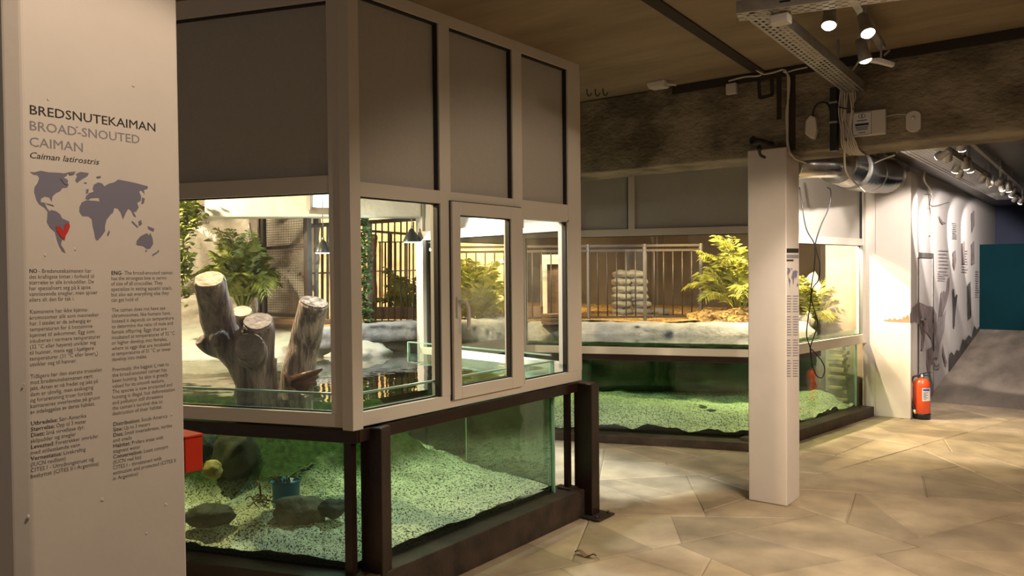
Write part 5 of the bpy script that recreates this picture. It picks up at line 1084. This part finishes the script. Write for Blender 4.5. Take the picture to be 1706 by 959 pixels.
# hatch door in the mural wall
MW = -1.8; dl_ = at_x(1528, 432, MW); dr_ = at_x(1553, 436, MW)
t = thing('door_1', (MW, dl_.y, 0), 'narrow flush white door in the mural wall', 'door', kind='structure')
q = MB(); zt_ = 1.72; q.box(MW, MW+0.008, dl_.y+0.05, dr_.y-0.05, 0.02, zt_); q.build('leaf', M_wallw, t)
q = MB(); q.box(MW, MW+0.016, dl_.y-0.02, dr_.y+0.02, zt_, zt_+0.06); q.box(MW, MW+0.016, dr_.y-0.05, dr_.y+0.02, 0.0, zt_); q.build('frame', M_galv, t)
q = MB(); q.box(MW, MW+0.012, dl_.y+0.03, dl_.y+0.05, 0.02, zt_); q.build('gap', M_dark, t)
q = MB(); q.box(MW+0.006, MW+0.05, dl_.y+0.12, dl_.y+0.24, 1.0, 1.02); q.build('handle', M_alu, t)
wm = bpy.data.objects['wall_mural']
m8 = lambda X, Y: at_x(1460+X/3.195, 420+Y/3.195, MW+0.014)
m7 = lambda X, Y: at_x(1460+X/3.195, 200+Y/3.195, MW+0.012)
body = [(226, 264), (270, 285), (300, 290), (320, 330), (322, 400), (310, 470), (312, 510), (300, 520), (290, 460), (262, 420), (255, 470), (248, 515), (235, 520), (242, 440), (232, 390), (226, 384)]
arm = [(328, 345), (340, 260), (345, 205), (350, 215), (358, 200), (362, 214), (372, 205), (380, 135), (390, 132), (388, 200), (375, 260), (350, 340)]
leg = [(268, 520), (300, 500), (298, 560), (318, 605), (335, 590), (335, 606), (318, 614), (290, 592), (285, 640), (300, 700), (298, 790), (285, 780), (280, 660), (266, 600)]
foot = [(352, 480), (362, 540), (376, 590), (366, 598), (352, 540)]
figs = [[(404, 195), (412, 195), (416, 240), (426, 225), (432, 225), (424, 280), (418, 340), (416, 395), (408, 392), (408, 300)]]
flat_poly([body, leg, foot, arm], 'mural_print', M_mural, wm, m8, 0.002)
flat_poly([[(330, 345), (350, 340), (372, 300), (360, 420), (340, 480), (325, 560), (305, 560), (318, 470)]], 'mural_print', M_murall, wm, m8, 0.001)
flat_poly(figs+[[(484, 172), (500, 155), (505, 335), (486, 355)]], 'mural_print', M_murald, wm, m8, 0.003)
flat_poly([[(386, 660), (386, 545), (400, 530), (412, 548), (425, 520), (440, 525), (458, 460), (470, 470), (490, 440), (505, 452), (520, 390), (535, 410), (548, 392), (552, 430)]], 'mural_print', M_murald, wm, m8, 0.003)
flat_poly([[(408, 700), (420, 690), (424, 740), (416, 800), (408, 770)], [(455, 655), (470, 640), (472, 765), (456, 765)], [(505, 500), (520, 480), (522, 560), (508, 600)], [(505, 660), (520, 640), (522, 760), (506, 770)], [(330, 505), (352, 540), (372, 548), (352, 556), (340, 540)]], 'mural_print', M_mural, wm, m7, 0.002)
q = MB(); r_ = random.Random(8)
for (x0, x1, y0, n_, st) in ((333, 386, 690, 8, 18), (405, 430, 545, 9, 10), (455, 488, 690, 9, 14), (528, 548, 800, 12, 12), (328, 372, 810, 4, 12)):
    for k in range(n_):
        y = y0+k*st; xa, xb = x0, x1-r_.uniform(0, 8); q.face([m7(xa, y), m7(xb, y+3), m7(xb, y+7), m7(xa, y+4.5)])
q.build('mural_text', M_murall, wm, normals=False)
# part of the print that runs onto the wall pillar
wp_ = [o for o in COL.objects if o.name.startswith('pillar') and 'corner of the mural' in o.get('label', '')][0]
f1 = lambda X, Y: at_x(1460+X/3.195, 420+Y/3.195, -1.72)
flat_poly([[(177, 330), (190, 295), (224, 264), (224, 384), (205, 370), (178, 376)]], 'mural_print', M_mural, wp_, f1, 0.002)
f2 = lambda X, Y: at_y(1460+X/3.195, 420+Y/3.195, 9.085)
flat_poly([[(38, 366), (48, 356), (60, 360), (72, 350), (84, 360), (98, 348), (112, 360), (124, 352), (138, 356), (146, 338), (154, 348), (166, 330), (174, 340), (175, 374), (120, 372), (70, 370)]], 'mural_print', M_muralr, wp_, f2, 0.002, (0, -1, 0))
# teal screen at the end
t = thing('teal_screen', (-0.6, 15.0, 0.5), 'dark teal screen closing the end of the corridor', 'screen')
q = MB(); q.box(-1.8, 1.2, 14.95, 15.03, 0.50, 1.98); q.build('panel', M_teal, t)
q = MB(); q.box(-1.8, 1.2, 14.94, 15.04, 0.48, 0.56); q.build('skirting', M_black, t)
# fire extinguisher
E0 = Vector((-1.635, 9.20, 0.0)); t = thing('fire_extinguisher', E0, 'red fire extinguisher with white label standing at the foot of the wall pillar', 'fire extinguisher')
q = MB(); q.lathe(E0, [(0.078, 0.05), (0.080, 0.055), (0.080, 0.36), (0.074, 0.395), (0.055, 0.42), (0.030, 0.432)], 28); q.build('cylinder', M_ext, t)
q = MB(); q.lathe(E0, [(0.083, 0.0), (0.084, 0.06), (0.081, 0.064)], 28); q.build('base_ring', M_black, t)
q = MB(); q.lathe(E0, [(0.024, 0.43), (0.024, 0.455), (0.016, 0.46), (0.016, 0.475)], 16); q.build('valve', M_alu, t)
q = MB(); q.bar(E0+Vector((-0.02, 0, 0.472)), E0+Vector((0.085, 0, 0.50)), 0.018, 0.010); q.bar(E0+Vector((-0.02, 0, 0.462)), E0+Vector((0.08, 0, 0.460)), 0.018, 0.008); q.build('lever', M_black, t)
q = MB(); q.tube(curve_pts([E0+Vector((-0.02, -0.01, 0.46)), E0+Vector((-0.075, -0.04, 0.44)), E0+Vector((-0.098, -0.045, 0.34)), E0+Vector((-0.088, -0.055, 0.18)), E0+Vector((-0.055, -0.085, 0.09))], 6), 0.011, 8); q.build('hose', M_black, t)
q = MB(); q.tube([E0+Vector((-0.058, -0.083, 0.10)), E0+Vector((-0.045, -0.09, 0.06))], [0.014, 0.010], 8); q.build('nozzle', mat('yellowed_plastic', (0.6, 0.5, 0.3), 0.5), t)
q = MB(); n_ = 10
def arc(q, r, a0, a1, z0, z1):
    v = [(r*math.cos(a0+(a1-a0)*k/n_), r*math.sin(a0+(a1-a0)*k/n_)) for k in range(n_+1)]
    for k in range(n_): q.face([E0+Vector((*v[k], z0)), E0+Vector((*v[k+1], z0)), E0+Vector((*v[k+1], z1)), E0+Vector((*v[k], z1))])
arc(q, 0.0812, -1.35, -0.1, 0.20, 0.335); q.build('label', mat('label_white', (0.72, 0.70, 0.68), 0.5), t, normals=False)
q = MB(); arc(q, 0.0818, -1.28, -0.3, 0.305, 0.328); q.build('label_print', mat('label_blue', (0.04, 0.10, 0.35), 0.5), t, normals=False)
q = MB()
for k in range(6): arc(q, 0.0818, -1.28, -0.85 if k % 2 else -0.6, 0.285-k*0.014, 0.291-k*0.014)
q.build('label_print', M_ink, t, normals=False)
# dead leaf on the floor
lf_ = at_z(975, 926, 0.004); q = MB()
for s in range(8):
    x0 = -0.07+s*0.0175; w0 = 0.018*math.sin(math.pi*s/8)+0.002; w1 = 0.018*math.sin(math.pi*(s+1)/8)+0.002; z0 = 0.006+0.012*math.sin(s*1.1); z1 = 0.006+0.012*math.sin((s+1)*1.1)
    for sg in (-1, 1): q.face([lf_+Vector((x0, 0, z0)), lf_+Vector((x0+0.0175, 0.005, z1)), lf_+Vector((x0+0.0175, 0.005+sg*w1, z1+0.008)), lf_+Vector((x0, sg*w0, z0+0.008))])
q.tube([lf_+Vector((0.07, 0.004, 0.008)), lf_+Vector((0.10, -0.01, 0.004))], 0.0018, 5)
tag(q.build('dead_leaf', M_wood, normals=False), 'curled dead brown leaf lying on the flagstones before the tank', 'leaf')
